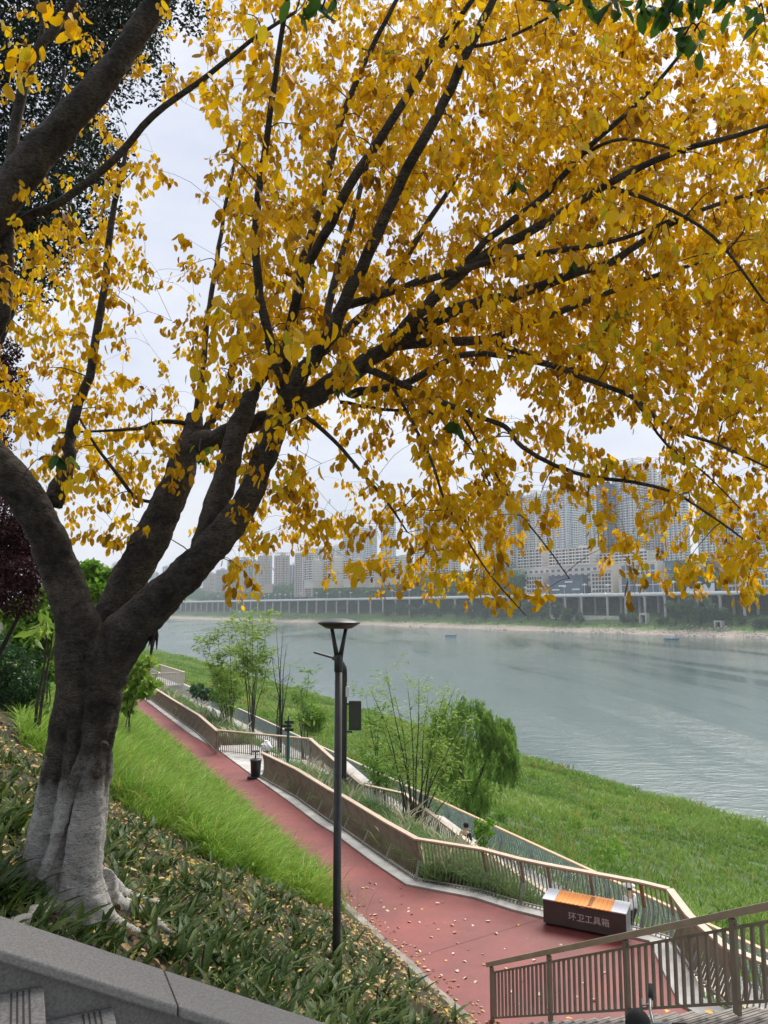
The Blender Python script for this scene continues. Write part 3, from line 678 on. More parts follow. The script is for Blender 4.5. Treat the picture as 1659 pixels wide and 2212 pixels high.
# far street lamps with globe clusters
pmat('lamp_white', (.7, .7, .68), rough=.4); pmat('globe_glass', (.85, .84, .8), rough=.2)
pr = None
for k, px in enumerate([470, 492, 510, 527, 543, 571, 580, 594, 604, 616, 628, 637, 648, 667, 683, 707, 734, 757, 816, 823, 847, 854, 884, 919, 957, 1011, 1040, 1136, 1184, 1220, 1264, 1313, 1388, 1427, 1457, 1513, 1539]):
    x, y = far_pt(px, 40.5+(k % 2)*34)
    if pr is None:
        pr = empty('globe_street_lamp', (x, y, 18.9)); tag(pr, 'white globe-cluster street lamp standing along the far viaduct road', 'street lamp', 'globe lamps along the far viaduct')
        m_ = MB(); m_.tube([(0, 0, 0), (0, 0, 9)], [.22, .14], 6); m_.tube([(-1.5, 0, 8.6), (0, 0, 8.0), (1.5, 0, 8.6)], .1, 5); m_.tube([(0, -1.5, 8.6), (0, 0, 8.0), (0, 1.5, 8.6)], .1, 5); m_.build('pole', 'lamp_white', pr)
        m_ = MB()
        for gx, gy, gz in ((-1.5, 0, 9.1), (1.5, 0, 9.1), (0, -1.5, 9.1), (0, 1.5, 9.1), (0, 0, 9.7)):
            m_.lathe([(.1, -.5), (.42, -.25), (.5, 0), (.35, .35), (.1, .5)], (gx, gy, gz), 8)
        m_.build('globes', 'globe_glass', pr, True)
    else: cp_tree(pr, None, (x, y, 18.9))
# cars on the far road
pmat('car_glass', (.02, .025, .03), rough=.1); pmat('tyre', (.02, .02, .02), rough=.9)
def car(paint):
    m_ = MB()
    side = [(-2.2, .35), (-2.25, .8), (-1.5, .95), (-.9, 1.42), (.7, 1.45), (1.35, .98), (2.1, .85), (2.25, .4)]
    n = len(side); vs = [(x_, -.85, z_) for x_, z_ in side]+[(x_, .85, z_) for x_, z_ in side]
    m_.add(vs, [tuple(range(n)), tuple(range(2*n-1, n-1, -1))]+[(i, i+n, (i+1) % n+n, (i+1) % n) for i in range(n)])
    g_ = MB(); g_.box((-.1, 0, 1.18), (1.5, 1.72, .36)); t_ = MB()
    for sx_ in (-1.35, 1.35):
        for sy_ in (-.8, .8): t_.tube([(sx_, sy_-.1, .32), (sx_, sy_+.1, .32)], .32, 10)
    return m_, g_, t_
cars = {}
for k in range(34):
    px = 1110+k*16.3+rng.uniform(-4, 4); nm = ['white', 'silver', 'dark', 'red'][k % 4 if k % 7 else 3]
    x, y = far_pt(px, 44+(k % 3)*4)
    dirz = YAW+(math.pi if k % 2 else 0)
    if nm not in cars:
        if nm+'_paint' not in MATS: pmat(nm+'_paint', {'white': (.75, .75, .75), 'silver': (.4, .41, .42), 'dark': (.03, .03, .035), 'red': (.35, .03, .02)}[nm], rough=.25, coat=.5)
        root = empty('parked_car', (x, y, 18.96), dirz); tag(root, nm+' car on the viaduct road before the shops', 'car', nm+' cars on the viaduct road')
        a_, b_, c_ = car(nm); a_.build('body', nm+'_paint', root); b_.build('windows', 'car_glass', root); c_.build('wheels', 'tyre', root); cars[nm] = root
    else: cp_tree(cars[nm], None, (x, y, 18.96), dirz)
# rowing boats
pmat('boat_blue', (.06, .20, .42), rough=.5); pmat('boat_wood', (.28, .22, .16), rough=.8)
def boat(label, px, py, ln):
    p = atz(px, py, -12); root = empty('rowing_boat', (p[0], p[1], -12.0), R(-8)); tag(root, label, 'boat')
    m_ = MB(); st_ = [(-1, .25, .75), (-.8, .75, .6), (-.3, 1, .5), (.3, 1, .5), (.75, .7, .62), (1, .05, .95)]; vs = []
    for a, wd, hh in st_:
        xx = a*ln/2; y_ = wd*ln*.11; vs += [(xx, -y_*.5, -.15), (xx, -y_, hh), (xx, -y_*.86, hh), (xx, -y_*.4, .12), (xx, y_*.4, .12), (xx, y_*.86, hh), (xx, y_, hh), (xx, y_*.5, -.15)]
    fs = [(k*8+j, (k+1)*8+j, (k+1)*8+(j+1) % 8, k*8+(j+1) % 8) for k in range(5) for j in range(8)]+[tuple(range(8)), tuple(range(47, 39, -1))]
    m_.add(vs, fs); m_.build('hull', 'boat_blue', root)
    for xx in (-.4, .25): m_ = MB(); m_.box((xx*ln/2, 0, .42), (.35, ln*.19, .06)); m_.build('thwart', 'boat_wood', root)
    return root, p
boatA = boat('small blue boat off the far shore below the leaf tips', 974, 1374, 8); boatB = boat('blue boat with white-clad rower off the rubble shore', 1451, 1381, 9)
# ================================================================== PEOPLE
for n_, c_ in (('skin', (.55, .36, .26)), ('hair_black', (.012, .011, .011)), ('cloth_black', (.02, .02, .023)), ('cloth_white', (.72, .72, .73)), ('cloth_dark', (.035, .037, .045)), ('cloth_blue', (.08, .12, .2)), ('shoe', (.05, .045, .04)), ('cloth_straw', (.75, .72, .66))):
    pmat(n_, c_, tuple(min(1, v*1.35) for v in c_), scale=14, rough=.8, lo=.3, hi=.7)
def skin_obj(name, V, E, Rd, mat, parent, root=0, sub=1):
    me = bpy.data.meshes.new(name); me.from_pydata([tuple(v) for v in V], E, []); me.materials.append(MATS[mat]); o = link(name, me, parent)
    md = o.modifiers.new('skin', 'SKIN'); md.use_smooth_shade = True
    for i, r in enumerate(Rd):
        sv = me.skin_vertices[0].data[i]; r = r if isinstance(r, tuple) else (r, r); sv.radius = r; sv.use_root = (i == root)
    s_ = o.modifiers.new('sub', 'SUBSURF'); s_.levels = sub; s_.render_levels = sub
    return o
def person(label, loc, rz, h, top, bottom, hat=None, armL=None, armR=None, stride=.12, headtilt=.0, sit=False, group=None, longsleeve=True):
    """one standing, walking or seated figure facing local -Y"""
    k = h/1.75; root = empty('person', loc, rz); tag(root, label, 'person', group)
    if sit:
        hip = (0, 0, .48); kL, kR = (-.12, -.42, .5), (.12, -.42, .5); aL, aR = (-.12, -.5, .08), (.12, -.5, .08)
    else:
        hip = (0, 0, .93); kL, kR = (-.1, -stride*.6-.02, .5), (.1, stride*.4-.02, .5); aL, aR = (-.1, -stride, .09), (.1, stride, .1)
    z0 = hip[2]
    hy = -headtilt
    J = [hip, (0, .01, z0+.22), (0, .0, z0+.46), (0, -.01+hy*.3, z0+.53), (0, -.02+hy, z0+.62), (0, -.02+hy*1.3, z0+.74),
         (-.1, 0, z0-.04), kL, aL, (aL[0], aL[1]-.16, aL[2]-.05), (.1, 0, z0-.04), kR, aR, (aR[0], aR[1]-.16, aR[2]-.05),
         (-.18, 0, z0+.46)] + (armL or [(-.24, .0, z0+.19), (-.25, -.08, z0-.05)]) + [(.18, 0, z0+.46)] + (armR or [(.24, .0, z0+.19), (.25, -.08, z0-.05)])
    E = [(0, 1), (1, 2), (2, 3), (3, 4), (4, 5), (0, 6), (6, 7), (7, 8), (8, 9), (0, 10), (10, 11), (11, 12), (12, 13), (2, 14), (14, 15), (15, 16), (2, 17), (17, 18), (18, 19)]
    Rr = [.12, .105, .12, .05, .082, .092, .085, .055, .038, .03, .085, .055, .038, .03, .055, .04, .03, .055, .04, .03]
    # five fingers on each hand
    for wi, sg in ((16, -1), (19, 1)):
        wv = Vector(J[wi]); el = Vector(J[wi-1]); d = (wv-el).normalized(); sd_ = Vector((sg, 0, 0)); b0 = len(J); J.append(tuple(wv+d*.07)); E.append((wi, b0)); Rr.append((.036, .016))
        for f in range(4):
            q = wv+d*.085+Vector((0, -.028+.019*f, 0)); J.append(tuple(q)); J.append(tuple(q+d*(.07+.012*(1-abs(f-1.4)))+Vector((-sg*.02, 0, 0)))); E += [(b0, len(J)-2), (len(J)-2, len(J)-1)]; Rr += [.0095, .008]
        q = wv+d*.03+Vector((0, -.04, 0)); J.append(tuple(q)); J.append(tuple(q+d*.05+Vector((0, -.02, 0)))); E += [(wi, len(J)-2), (len(J)-2, len(J)-1)]; Rr += [.011, .009]
    S = lambda a: [tuple(Vector(p)*k) for p in a]; RS = lambda a: [tuple(x*k for x in r) if isinstance(r, tuple) else r*k for r in a]
    body = skin_obj('body', S(J), E, RS(Rr), 'skin', root)
    hd = Vector(J[5])*k
    m_ = MB()      # face: nose, brow line of eyes, ears, mouth
    m_.box(hd+Vector((0, -.095, -.035))*k, Vector((.026, .04, .04))*k)
    for sx_ in (-1, 1): m_.box(hd+Vector((sx_*.088, .0, -.03))*k, Vector((.02, .04, .06))*k)
    m_.build('ears_and_nose', 'skin', root, True)
    m_ = MB()
    for sx_ in (-1, 1): m_.box(hd+Vector((sx_*.034, -.083, -.008))*k, Vector((.026, .012, .012))*k)
    m_.box(hd+Vector((0, -.082, -.075))*k, Vector((.045, .012, .01))*k); m_.build('eyes_and_mouth', 'hair_black', root)
    m_ = MB(); pr_ = []
    for i in range(9):
        a = i/8*math.pi*.66; pr_.append((max(.004, math.sin(a)*.106), math.cos(a)*.125))
    pr_ = pr_[::-1]; m_.lathe([(r*k*1.04, z*k*1.04) for r, z in pr_], (0, 0, 0), 18); RX = Matrix.Rotation(R(-38), 3, 'X'); m_.v = [tuple(RX @ Vector(v)+hd+Vector((0, .022, .0))*k) for v in m_.v]; m_.build('hair', 'hair_black', root, True)
    # clothes follow the same joints
    t_idx = [0, 1, 2, 14, 15, 17, 18]+([16, 19] if longsleeve else [])
    mp_ = {a: i for i, a in enumerate(t_idx)}; Vt = [J[i] for i in t_idx]; Et = [(mp_[a], mp_[b]) for a, b in E if a in mp_ and b in mp_]; Rt = [Rr[i]+(.022 if i in (0, 1, 2) else .016) for i in t_idx]
    skin_obj('shirt', S(Vt), Et, RS(Rt), top, root)
    b_idx = [0, 6, 7, 8, 10, 11, 12]; mp_ = {a: i for i, a in enumerate(b_idx)}
    skin_obj('trousers', S([J[i] for i in b_idx]), [(mp_[a], mp_[b]) for a, b in E if a in mp_ and b in mp_], RS([Rr[i]+.018 for i in b_idx]), bottom, root)
    for an, tn in ((8, 9), (12, 13)):
        m_ = MB(); a = Vector(J[an])*k; m_.box(a+Vector((0, -.07, -.045))*k, Vector((.095, .27, .09))*k, taper=(.7, .85)); m_.build('shoe', 'shoe', root, bevel=.012)
    if hat:
        m_ = MB(); m_.lathe([(.0, .17), (.09, .165), (.112, .10), (.12, .06), (.215, .015), (.215, .008), (.11, .045), (.0, .05)][::-1] if False else [(.21, .02), (.215, .03), (.125, .075), (.115, .12), (.085, .175), (.01, .185)], hd*0, 20)
        o = m_.build('hat', hat, root, True); o.location = hd+Vector((0, .0, .0)); o.scale = (k, k, k)
    return root
# ================================================================== PATHS AND STAIRS
pmat('concrete_strip', (.36, .35, .33), (.52, .50, .47), scale=1.5, rough=.85, bump=.15, bscale=40)
pmat('kerb_stone', (.16, .145, .12), (.34, .31, .27), scale=1.8, rough=.9, bump=.4, bscale=25)
m, nt, b, out = newmat('red_rubber'); L = nt.links.new
g = nn(nt, 'ShaderNodeNewGeometry'); n1 = nn(nt, 'ShaderNodeTexNoise', i_Scale=90.0, i_Detail=2.0); L(g.outputs['Position'], n1.inputs['Vector'])
n2 = nn(nt, 'ShaderNodeTexNoise', i_Scale=.38, i_Detail=9.0, i_Roughness=.74); L(g.outputs['Position'], n2.inputs['Vector'])
r1 = nn(nt, 'ShaderNodeValToRGB'); L(n1.outputs['Fac'], r1.inputs[0]); e = r1.color_ramp.elements; e[0].position = .3; e[1].position = .7; e[0].color = (.16, .025, .022, 1); e[1].color = (.28, .056, .048, 1)
r2 = nn(nt, 'ShaderNodeValToRGB'); L(n2.outputs['Fac'], r2.inputs[0]); e = r2.color_ramp.elements; e[0].position = .35; e[1].position = .68; e[0].color = (.58, .60, .60, 1); e[1].color = (1.15, 1.2, 1.2, 1)
mx = nn(nt, 'ShaderNodeMix', data_type='RGBA', blend_type='MULTIPLY'); mx.inputs[0].default_value = 1; L(r1.outputs[0], mx.inputs[6]); L(r2.outputs[0], mx.inputs[7]); L(mx.outputs[2], b.inputs['Base Color'])
b.inputs['Roughness'].default_value = .62; bp = nn(nt, 'ShaderNodeBump', i_Strength=.25, i_Distance=.01); L(n1.outputs['Fac'], bp.inputs['Height']); L(bp.outputs[0], b.inputs['Normal'])
red_px = [(319, 1517), (355, 1545), (414, 1589), (479, 1627), (546, 1677), (619, 1729), (687, 1781), (719, 1800), (807, 1866), (877, 1913), (1026, 1942), (1107, 1968), (1171, 1984), (1376, 2030), (1403, 2036), (1427, 2089), (1449, 2135), (1468, 2173)]
RE = [tuple(atz(x, y, 0)[:2]) for x, y in red_px]
RE = [tuple(XY(1.9, 75)), tuple(XY(1.95, 62))]+RE+[tuple(XY(4.3, -5)), tuple(XY(4.4, -14))]
def offset(P, d):
    out = []
    for i in range(len(P)):
        a = np.array(P[max(i-1, 0)]); c = np.array(P[min(i+1, len(P)-1)]); t_ = (c-a)/np.hypot(*(c-a)); out.append((P[i][0]-t_[1]*d, P[i][1]+t_[0]*d))
    return out
RO = offset(RE, .62)
LE = [XY(s, t) for s, t in ((-.35, 75), (-.3, 62), (-.2, 50), (-.15, 40), (-.1, 30), (-.05, 20), (.05, 12), (0, 6.7), (.05, 5), (-.02, 3.6), (.04, 2.4), (-.03, 1.2), (0, 0), (-.1, -.45), (-3.9, -.5), (-3.9, -14))]
def slab(name, left, right, z1, z0, mat):
    poly = [Vector((*p, z1)) for p in left]+[Vector((*p, z1)) for p in reversed(right)]
    bm = bmesh.new(); vs = [bm.verts.new(p) for p in poly]; f = bm.faces.new(vs)
    r = bmesh.ops.extrude_face_region(bm, geom=[f]); bmesh.ops.translate(bm, verts=[v for v in r['geom'] if isinstance(v, bmesh.types.BMVert)], vec=(0, 0, z0-z1))
    bmesh.ops.triangulate(bm, faces=[f for f in bm.faces if len(f.verts) > 4]); bmesh.ops.recalc_face_normals(bm, faces=bm.faces)
    me = bpy.data.meshes.new(name); bm.to_mesh(me); bm.free(); me.materials.append(MATS[mat]); o = link(name, me); return o
if True:
    tag(slab('red_path', LE, RE, .0, -.5, 'red_rubber'), kind='structure')
    tag(slab('concrete_edge_strip', RE, RO, .05, -1.6, 'concrete_strip'), kind='structure')
    kb = [XY(s, t) for s, t in ((-.72, 40), (-.62, 20), (-.6, 12), (-.6, 6.7), (-.75, 5), (-.95, 3.8), (-.9, 2.4), (-.95, 1.2), (-.9, 0), (-.9, -.45))]
    tag(slab('kerb', kb, [LE[i] for i in (3, 5, 6, 7, 8, 9, 10, 11, 12, 13)], .035, -.4, 'kerb_stone'), kind='structure')
# a thin expansion joint across the plaza
pmat('joint', (.10, .03, .03), rough=.9)
m_ = MB()
for a_, b_ in (((807+60, 2006), (1107, 1968)), ((1107, 1968), (880, 2009))): pass
A0 = atz(900, 2068, 0); A1 = atz(1170, 1985, 0); 
m_.add([(A0[0], A0[1], .004), (A1[0], A1[1], .004), (A1[0]+.006, A1[1]+.015, .004), (A0[0]+.006, A0[1]+.015, .004)], [(0, 1, 2, 3)]); tag(m_.build('path_joint', 'joint'), kind='structure')
# platform, ramp and lower walkway
plat = [(-9.9, 46.), (-9.3, 44.6), (-8.55, 43.3), (-5.75, 37.2)]; plat2 = [(-7.6, 46.4), (-5.3, 42.4), (-3.7, 41.6), (-2.6, 38.4)]
tag(slab('landing_platform', plat, plat2, .03, -2.2, 'concrete_strip'), kind='structure')
ramp = [(-3.85, 41.3, 1.2), (-1.0, 35.4, .2), (.87, 33.9, .15), (3.2, 29.0, -.5), (5.6, 23.9, -.85), (9.0, 16.9, -1.0), (12.5, 9.8, -1.0)]
cv = MB()
for i in range(len(ramp)-1):
    a = Vector(ramp[i])-Vector((0, 0, 1.14)); c = Vector(ramp[i+1])-Vector((0, 0, 1.14)); o1 = Vector((NV[0], NV[1], 0))*1.9
    vs = [a, c, c+o1, a+o1]; vs = vs+[v-Vector((0, 0, 1.6)) for v in vs]; cv.add(vs, [(0, 1, 2, 3), (7, 6, 5, 4), (0, 4, 5, 1), (1, 5, 6, 2), (2, 6, 7, 3), (3, 7, 4, 0)])
tag(cv.build('ramp', 'concrete_strip'), kind='structure')
tag(slab('lower_walkway', [XY(6.9, 110), XY(6.9, -30)], [XY(9.9, 110), XY(9.9, -30)], -2.0, -3.4, 'concrete_strip'), kind='structure')
# granite stairs
pmat('granite', (.20, .19, .18), (.33, .315, .30), scale=55, rough=.75, detail=3, bump=.06, bscale=90)
pmat('granite_wall', (.21, .20, .185), (.35, .335, .315), scale=70, rough=.7, detail=3, lo=.3, hi=.7, bump=.08, bscale=110)
pmat('granite_dark', (.07, .065, .06), rough=.9)
pmat('wood_tread', (.17, .15, .135), (.27, .25, .23), scale=9, rough=.8, bump=.2, bscale=30)
def frameM():   # axes: X=+s, Y=+t
    return Matrix(((NV[0], DV[0], 0), (NV[1], DV[1], 0), (0, 0, 1)))
FM = frameM()
st1 = empty('granite_staircase'); tag(st1, 'grey granite steps with grooved nosings beside the parapet', 'stairs')
for i in range(-22, 12):
    s0 = -8.27+.33*i; z = 6.15-.165*i
    if z < 4.02 or s0 < -14.5: continue
    m_ = MB(); m_.box(W(s0-.18, -11.57, z-.45), (.40, 3.62, .9), M=FM)
    so = m_.build('step', 'granite', st1, bevel=.006)
    gm = MB()
    for q in range(4): gm.box(W(s0-.045-.026*q, -11.57, z+.001), (.009, 3.58, .004), M=FM)
    gm.build('groove', 'granite_dark', so)
lm = MB(); lm.box(W(-2.1, -11.0, 3.6), (4.6, 4.9, .8), M=FM); tag(lm.build('stair_landing', 'granite'), kind='structure')
st2 = empty('wide_staircase'); tag(st2, 'wide grey stair flight running down to the red path', 'stairs')
for i in range(25):
    t0 = -.85-.335*i; z = .164*(i+1)
    if t0 < -8.7: break
    m_ = MB(); m_.box(W(-.92, t0-.2, z-.5), (1.9, .4, 1.0), M=FM); so = m_.build('step', 'wood_tread', st2, bevel=.006)
    gm = MB()
    for q in range(2): gm.box(W(-.92, t0-.05-.04*q, z+.001), (1.86, .009, .004), M=FM)
    gm.build('groove', 'granite_dark', so)
pw = empty('parapet_wall'); tag(pw, 'sloping granite parapet wall with pale coping slabs beside the steps', 'wall')
zc = lambda s: 6.28+(-8.27-s)*.5          # coping top
m_ = MB(); vs = []
for s in (-16., -3.4):
    for tt in (-9.74, -9.46): vs += [W(s, tt, zc(s)-.058), W(s, tt, max(.5, zc(s)-2.6))]
m_.add(vs, [(0, 4, 6, 2), (1, 3, 7, 5), (0, 1, 5, 4), (2, 6, 7, 3), (0, 2, 3, 1), (4, 5, 7, 6)]); m_.build('wall_body', 'granite_wall', pw)
s = -16.6
while s < -3.5:
    e = s+1.5; m_ = MB(); a, c = s+.003, e-.003; vs = []
    for ss in (a, c):
        for tt in (-9.81, -9.36): vs += [W(ss, tt, zc(ss)), W(ss, tt, zc(ss)-.06)]
    m_.add(vs, [(0, 4, 6, 2), (1, 3, 7, 5), (0, 1, 5, 4), (2, 6, 7, 3), (0, 2, 3, 1), (4, 5, 7, 6)]); m_.build('coping_slab', 'granite_wall', pw, bevel=.012); s = e
# ================================================================== RAILINGS
pmat('copper_rail', (.455, .34, .24), (.555, .435, .32), scale=4, rough=.42, spec=.5, lo=.3, hi=.7)
pmat('bronze', (.20, .15, .115), (.27, .21, .165), scale=3, rough=.45, spec=.5)
pmat('olive_bronze', (.20, .165, .125), (.265, .225, .175), scale=3, rough=.42); pmat('olive_rail', (.36, .285, .20), (.44, .355, .26), scale=3, rough=.4)
pmat('steel', (.24, .235, .22), (.33, .32, .30), scale=3, rough=.45, metal=.3); pmat('gold_rail', (.46, .31, .16), (.55, .40, .24), scale=2, rough=.5)
pmat('teal_steel', (.25, .33, .33), (.32, .39, .38), scale=2, rough=.45); pmat('grey_steel', (.20, .23, .25), (.26, .29, .31), scale=2, rough=.5)
pmat('pale_rail', (.55, .45, .36), rough=.5); pmat('pale_bar', (.50, .46, .40), rough=.5); pmat('rust', (.36, .15, .05), (.22, .10, .04), scale=20, rough=.8)
m, nt, b, out = newmat('teal_glass'); b.inputs['Base Color'].default_value = (.80, .90, .88, 1); b.inputs['Roughness'].default_value = .05; b.inputs['Transmission Weight'].default_value = .75; b.inputs['IOR'].default_value = 1.05; b.inputs['Alpha'].default_value = 1
def chevron(hw, th, dep, h, kz, ko, to):
    """one zig-zag flat bar: base, kink pushed outward by ko, top at to; x along rail, y outward"""
    m_ = MB(); pts = [(0, 0), (ko, kz), (to, h)]; vs = []
    for y_, z_ in pts:
        for dx in (-th/2, th/2):
            for dy in (-dep/2, dep/2): vs.append((dx, y_+dy, z_))
    fs = []
    for k in range(2):
        a = k*4; c = a+4; fs += [(a, a+1, c+1, c), (a+1, a+3, c+3, c+1), (a+3, a+2, c+2, c+3), (a+2, a, c, c+2)]
    fs += [(0, 2, 3, 1), (8, 9, 11, 10)]; m_.add(vs, fs); return m_
def railing(name, label, cat, pts, h=1.15, kz=.5, ko=.24, to=.05, sp=.115, rail='copper_rail', bar='bronze', post='bronze', lowpost='steel', psp=1.5, railw=.19, railt=.055, side=1, group=None, near=100, bw=.055, bt=.012, bottom=True, midbar=True, endposts=True, glass=None, rustpost=None):
    """pts: base points; the outward side is to the left (side=1) or right (-1) of the run"""
    P = [Vector(p) for p in pts]; root = empty(name, P[0]); tag(root, label, cat, group); o0 = P[0]
    barm = chevron(0, bt, bw, h-.03, kz, ko, to).mesh('baluster', bar); pm = chevron(0, .07, .075, h-.02, kz, ko, to)
    pm.m = [0]*len(pm.f); pm.m[0:4] = [1]*4; pm.m[8] = 1
    postm = pm.mesh('post', [post, lowpost])
    if rustpost is not None: rustm = pm.mesh('rusty_post', ['rust', lowpost])
    bars = []; posts = []; outs = []
    for i in range(len(P)-1):
        d = (P[i+1]-P[i]); l = Vector((d.x, d.y)).length; u = Vector((d.x, d.y, 0)).normalized(); outs.append(Vector((-u.y, u.x, 0))*side)
        n = max(1, round(l/sp)); np_ = max(1, round(l/psp)); az = math.atan2(u.y, u.x)+(0 if side > 0 else math.pi)
        pk = {round(n*k/np_) for k in range(np_+1)}
        for k in range(n+1):
            p = P[i]+d*(k/n)
            if k in pk:
                if k == n and i < len(P)-2: continue
                if not endposts and ((k == 0 and i == 0) or (k == n and i == len(P)-2)): continue
                posts.append((p, az))
            else: bars.append((p, az))
    for k, (p, az) in enumerate(posts):
        o = link('post', postm if rustpost != k else rustm, root, p-o0, az)
        if rustpost == k: o.name = 'post'; o['label'] = 'post with an orange rust stain'
    if len(bars) > near:
        bars.sort(key=lambda q: (q[0]-Vector(EYE)).length); rest = bars[near:]; bars = bars[:near]
        m_ = MB(); base = chevron(0, bt, bw, h-.03, kz, ko, to)
        for p, az in rest:
            M = Matrix.Rotation(az, 3, 'Z'); m_.add([M @ Vector(v)+p-o0 for v in base.v], base.f)
        tag(m_.build('far_balusters', bar, root), kind='stuff')
    for p, az in bars: link('baluster', barm, root, p-o0, az)
    def mitre(off, z):
        out = []
        for i in range(len(P)):
            if i == 0: v = outs[0]
            elif i == len(P)-1: v = outs[-1]
            else:
                v = outs[i-1]+outs[i]; v = v/max(.3, (1+outs[i-1].dot(outs[i])))
            out.append(P[i]-o0+v*off+Vector((0, 0, z)))
        return out
    def strip(nm, c, wd, z, th, mt):
        a = mitre(c-wd/2, z); b_ = mitre(c+wd/2, z); m_ = MB(); vs = []
        for p, q in zip(a, b_): vs += [p, q, q-Vector((0, 0, th)), p-Vector((0, 0, th))]
        fs = []
        for i in range(len(P)-1):
            k = i*4; fs += [(k, k+4, k+5, k+1), (k+1, k+5, k+6, k+2), (k+2, k+6, k+7, k+3), (k+3, k+7, k+4, k)]
        fs += [(0, 1, 2, 3), (4*len(P)-1, 4*len(P)-2, 4*len(P)-3, 4*len(P)-4)]
        m_.add(vs, fs); return m_.build(nm, mt, root, bevel=.006)
    strip('handrail', to-railw*.12, railw, h+.035, railt, rail); strip('under_rail', to, .05, h-.03, .035, bar)
    if bottom: strip('bottom_rail', .0, .05, .085, .03, lowpost)
    if glass: strip('glass_panel', to+.09 if to > ko else ko+.06, .012, h-.1, h-.25, glass)
    return root
H_ = [tuple(atz(x, y, 1.2)[:2]) for x, y in ((330, 1497), (480, 1574), (560, 1625), (900, 1812), (1415, 1910), (1450, 1975), (1484, 2047))]
def at_edge(i, z=.05): return (*RO[i], z)
def inset(P, d, z): return [(*p, z) for p in offset(P, d)]
RB = offset(RE, .42)
main = [RB[11-0], ]  # index into RE: 0,1 are extra, then red_px
def rb(k, z=.05): q = RB[k+2]; return (q[0], q[1], z)
far_run = [(*RB[0], .05), (*RB[1], .05), rb(0), rb(1), rb(2), (H_[1][0]-.1, H_[1][1]-.9, .05)]
near_run = [(H_[2][0]+.15, H_[2][1]-.2, .05), rb(5), rb(6), rb(7), rb(8), rb(9), rb(10), rb(11), rb(12), rb(13), (rb(14)[0]+.1, rb(14)[1], .05)]
railing('zigzag_railing', 'copper-topped zigzag railing along the red path, from black bin to toolbox', 'railing', near_run, side=1, group='zigzag bar railings of the riverside path', near=100, rustpost=15)
railing('zigzag_railing', 'far copper-topped zigzag railing beyond the bin, before the tall pampas grass', 'railing', far_run, side=1, group='zigzag bar railings of the riverside path', near=60)
corner = (rb(14)[0]+.1, rb(14)[1], .05)
side_run = [corner, (corner[0]-.15, corner[1]-1.6, .05), (*XY(4.75, -2.2), .05), (*XY(5.2, -5.2), .05), (*XY(5.2, -9), .05)]
railing('zigzag_railing', 'copper-topped zigzag railing turning down behind the near stair railing', 'railing', side_run, side=1, group='zigzag bar railings of the riverside path', near=100, endposts=False)
pf = [(-9.3, 44.1, .05), (-5.2, 42.0, .05), (-3.85, 41.3, .05)]
railing('upright_railing', 'straight-barred copper railing across the pale landing behind the sign post', 'railing', pf, side=1, ko=.0, kz=.5, to=.0, sp=.13, bw=.04, bt=.03, psp=2.2, near=100, lowpost='bronze')
rr_ = [(x, y, z-1.15) for x, y, z in ramp]
railing('ramp_railing', 'copper handrail stepping down beside the pampas grass strip to the ramp', 'railing', rr_[:6], side=1, sp=.16, near=80, ko=.1, to=.02, bar='olive_bronze', bottom=False)
g1 = [(*XY(9.75, -14), -2.0), (*XY(9.75, 20), -2.0)]; g2 = [(*XY(9.75, 20.2), -2.0), (*XY(9.75, 44), -2.0), (*XY(9.75, 66), -2.0)]
railing('walkway_railing', 'gold-topped railing with teal glass along the lower walkway and grass bank', 'railing', g1[::-1], side=1, sp=.16, rail='gold_rail', bar='teal_steel', post='teal_steel', lowpost='grey_steel', near=100, h=1.05, psp=2.1, ko=.16, to=.0, railw=.14, glass='teal_glass', bottom=False)
railing('walkway_railing', 'far grey zigzag railing with pale top along the lower walkway', 'railing', g2[::-1], side=1, sp=.2, rail='pale_rail', bar='grey_steel', post='grey_steel', lowpost='grey_steel', near=60, h=1.05, psp=2.4, ko=.16, to=.0, railw=.14, bottom=False)
# low grey side wall of the walkway far upriver
m_ = MB(); m_.beam(W(9.8, 66.5, -1.7), W(9.8, 108, -1.7), .25, 1.3); tag(m_.build('walkway_wall', 'concrete_strip'), 'low grey wall edging the far end of the lower walkway', 'wall')
# lookout far upriver
lk = [atz(310, 1448, .9), atz(344, 1440, .9), atz(392, 1456, .9), atz(380, 1478, .9)]
def lq(x, y, z=1.15): p = atz(x, y, z); return (p[0], p[1], 0.05)
L1 = lq(296, 1446); L2 = lq(345, 1440); L3 = lq(396, 1456); L4 = lq(399, 1470)
tag(slab('lookout_deck', [L1[:2], L2[:2]], [(L1[0]+1, L1[1]-9), L3[:2]], .03, -3, 'concrete_strip'), kind='structure')
railing('lookout_railing', 'pale railing round the pointed lookout far upriver beside the trunk', 'railing', [L1, L2, L3, (L1[0]+3, L1[1]-9, .05)], side=1, ko=.2, to=.1, sp=.22, rail='pale_rail', bar='pale_bar', post='pale_bar', lowpost='pale_bar', psp=2.5, h=1.3, near=90, bw=.1, bt=.03)
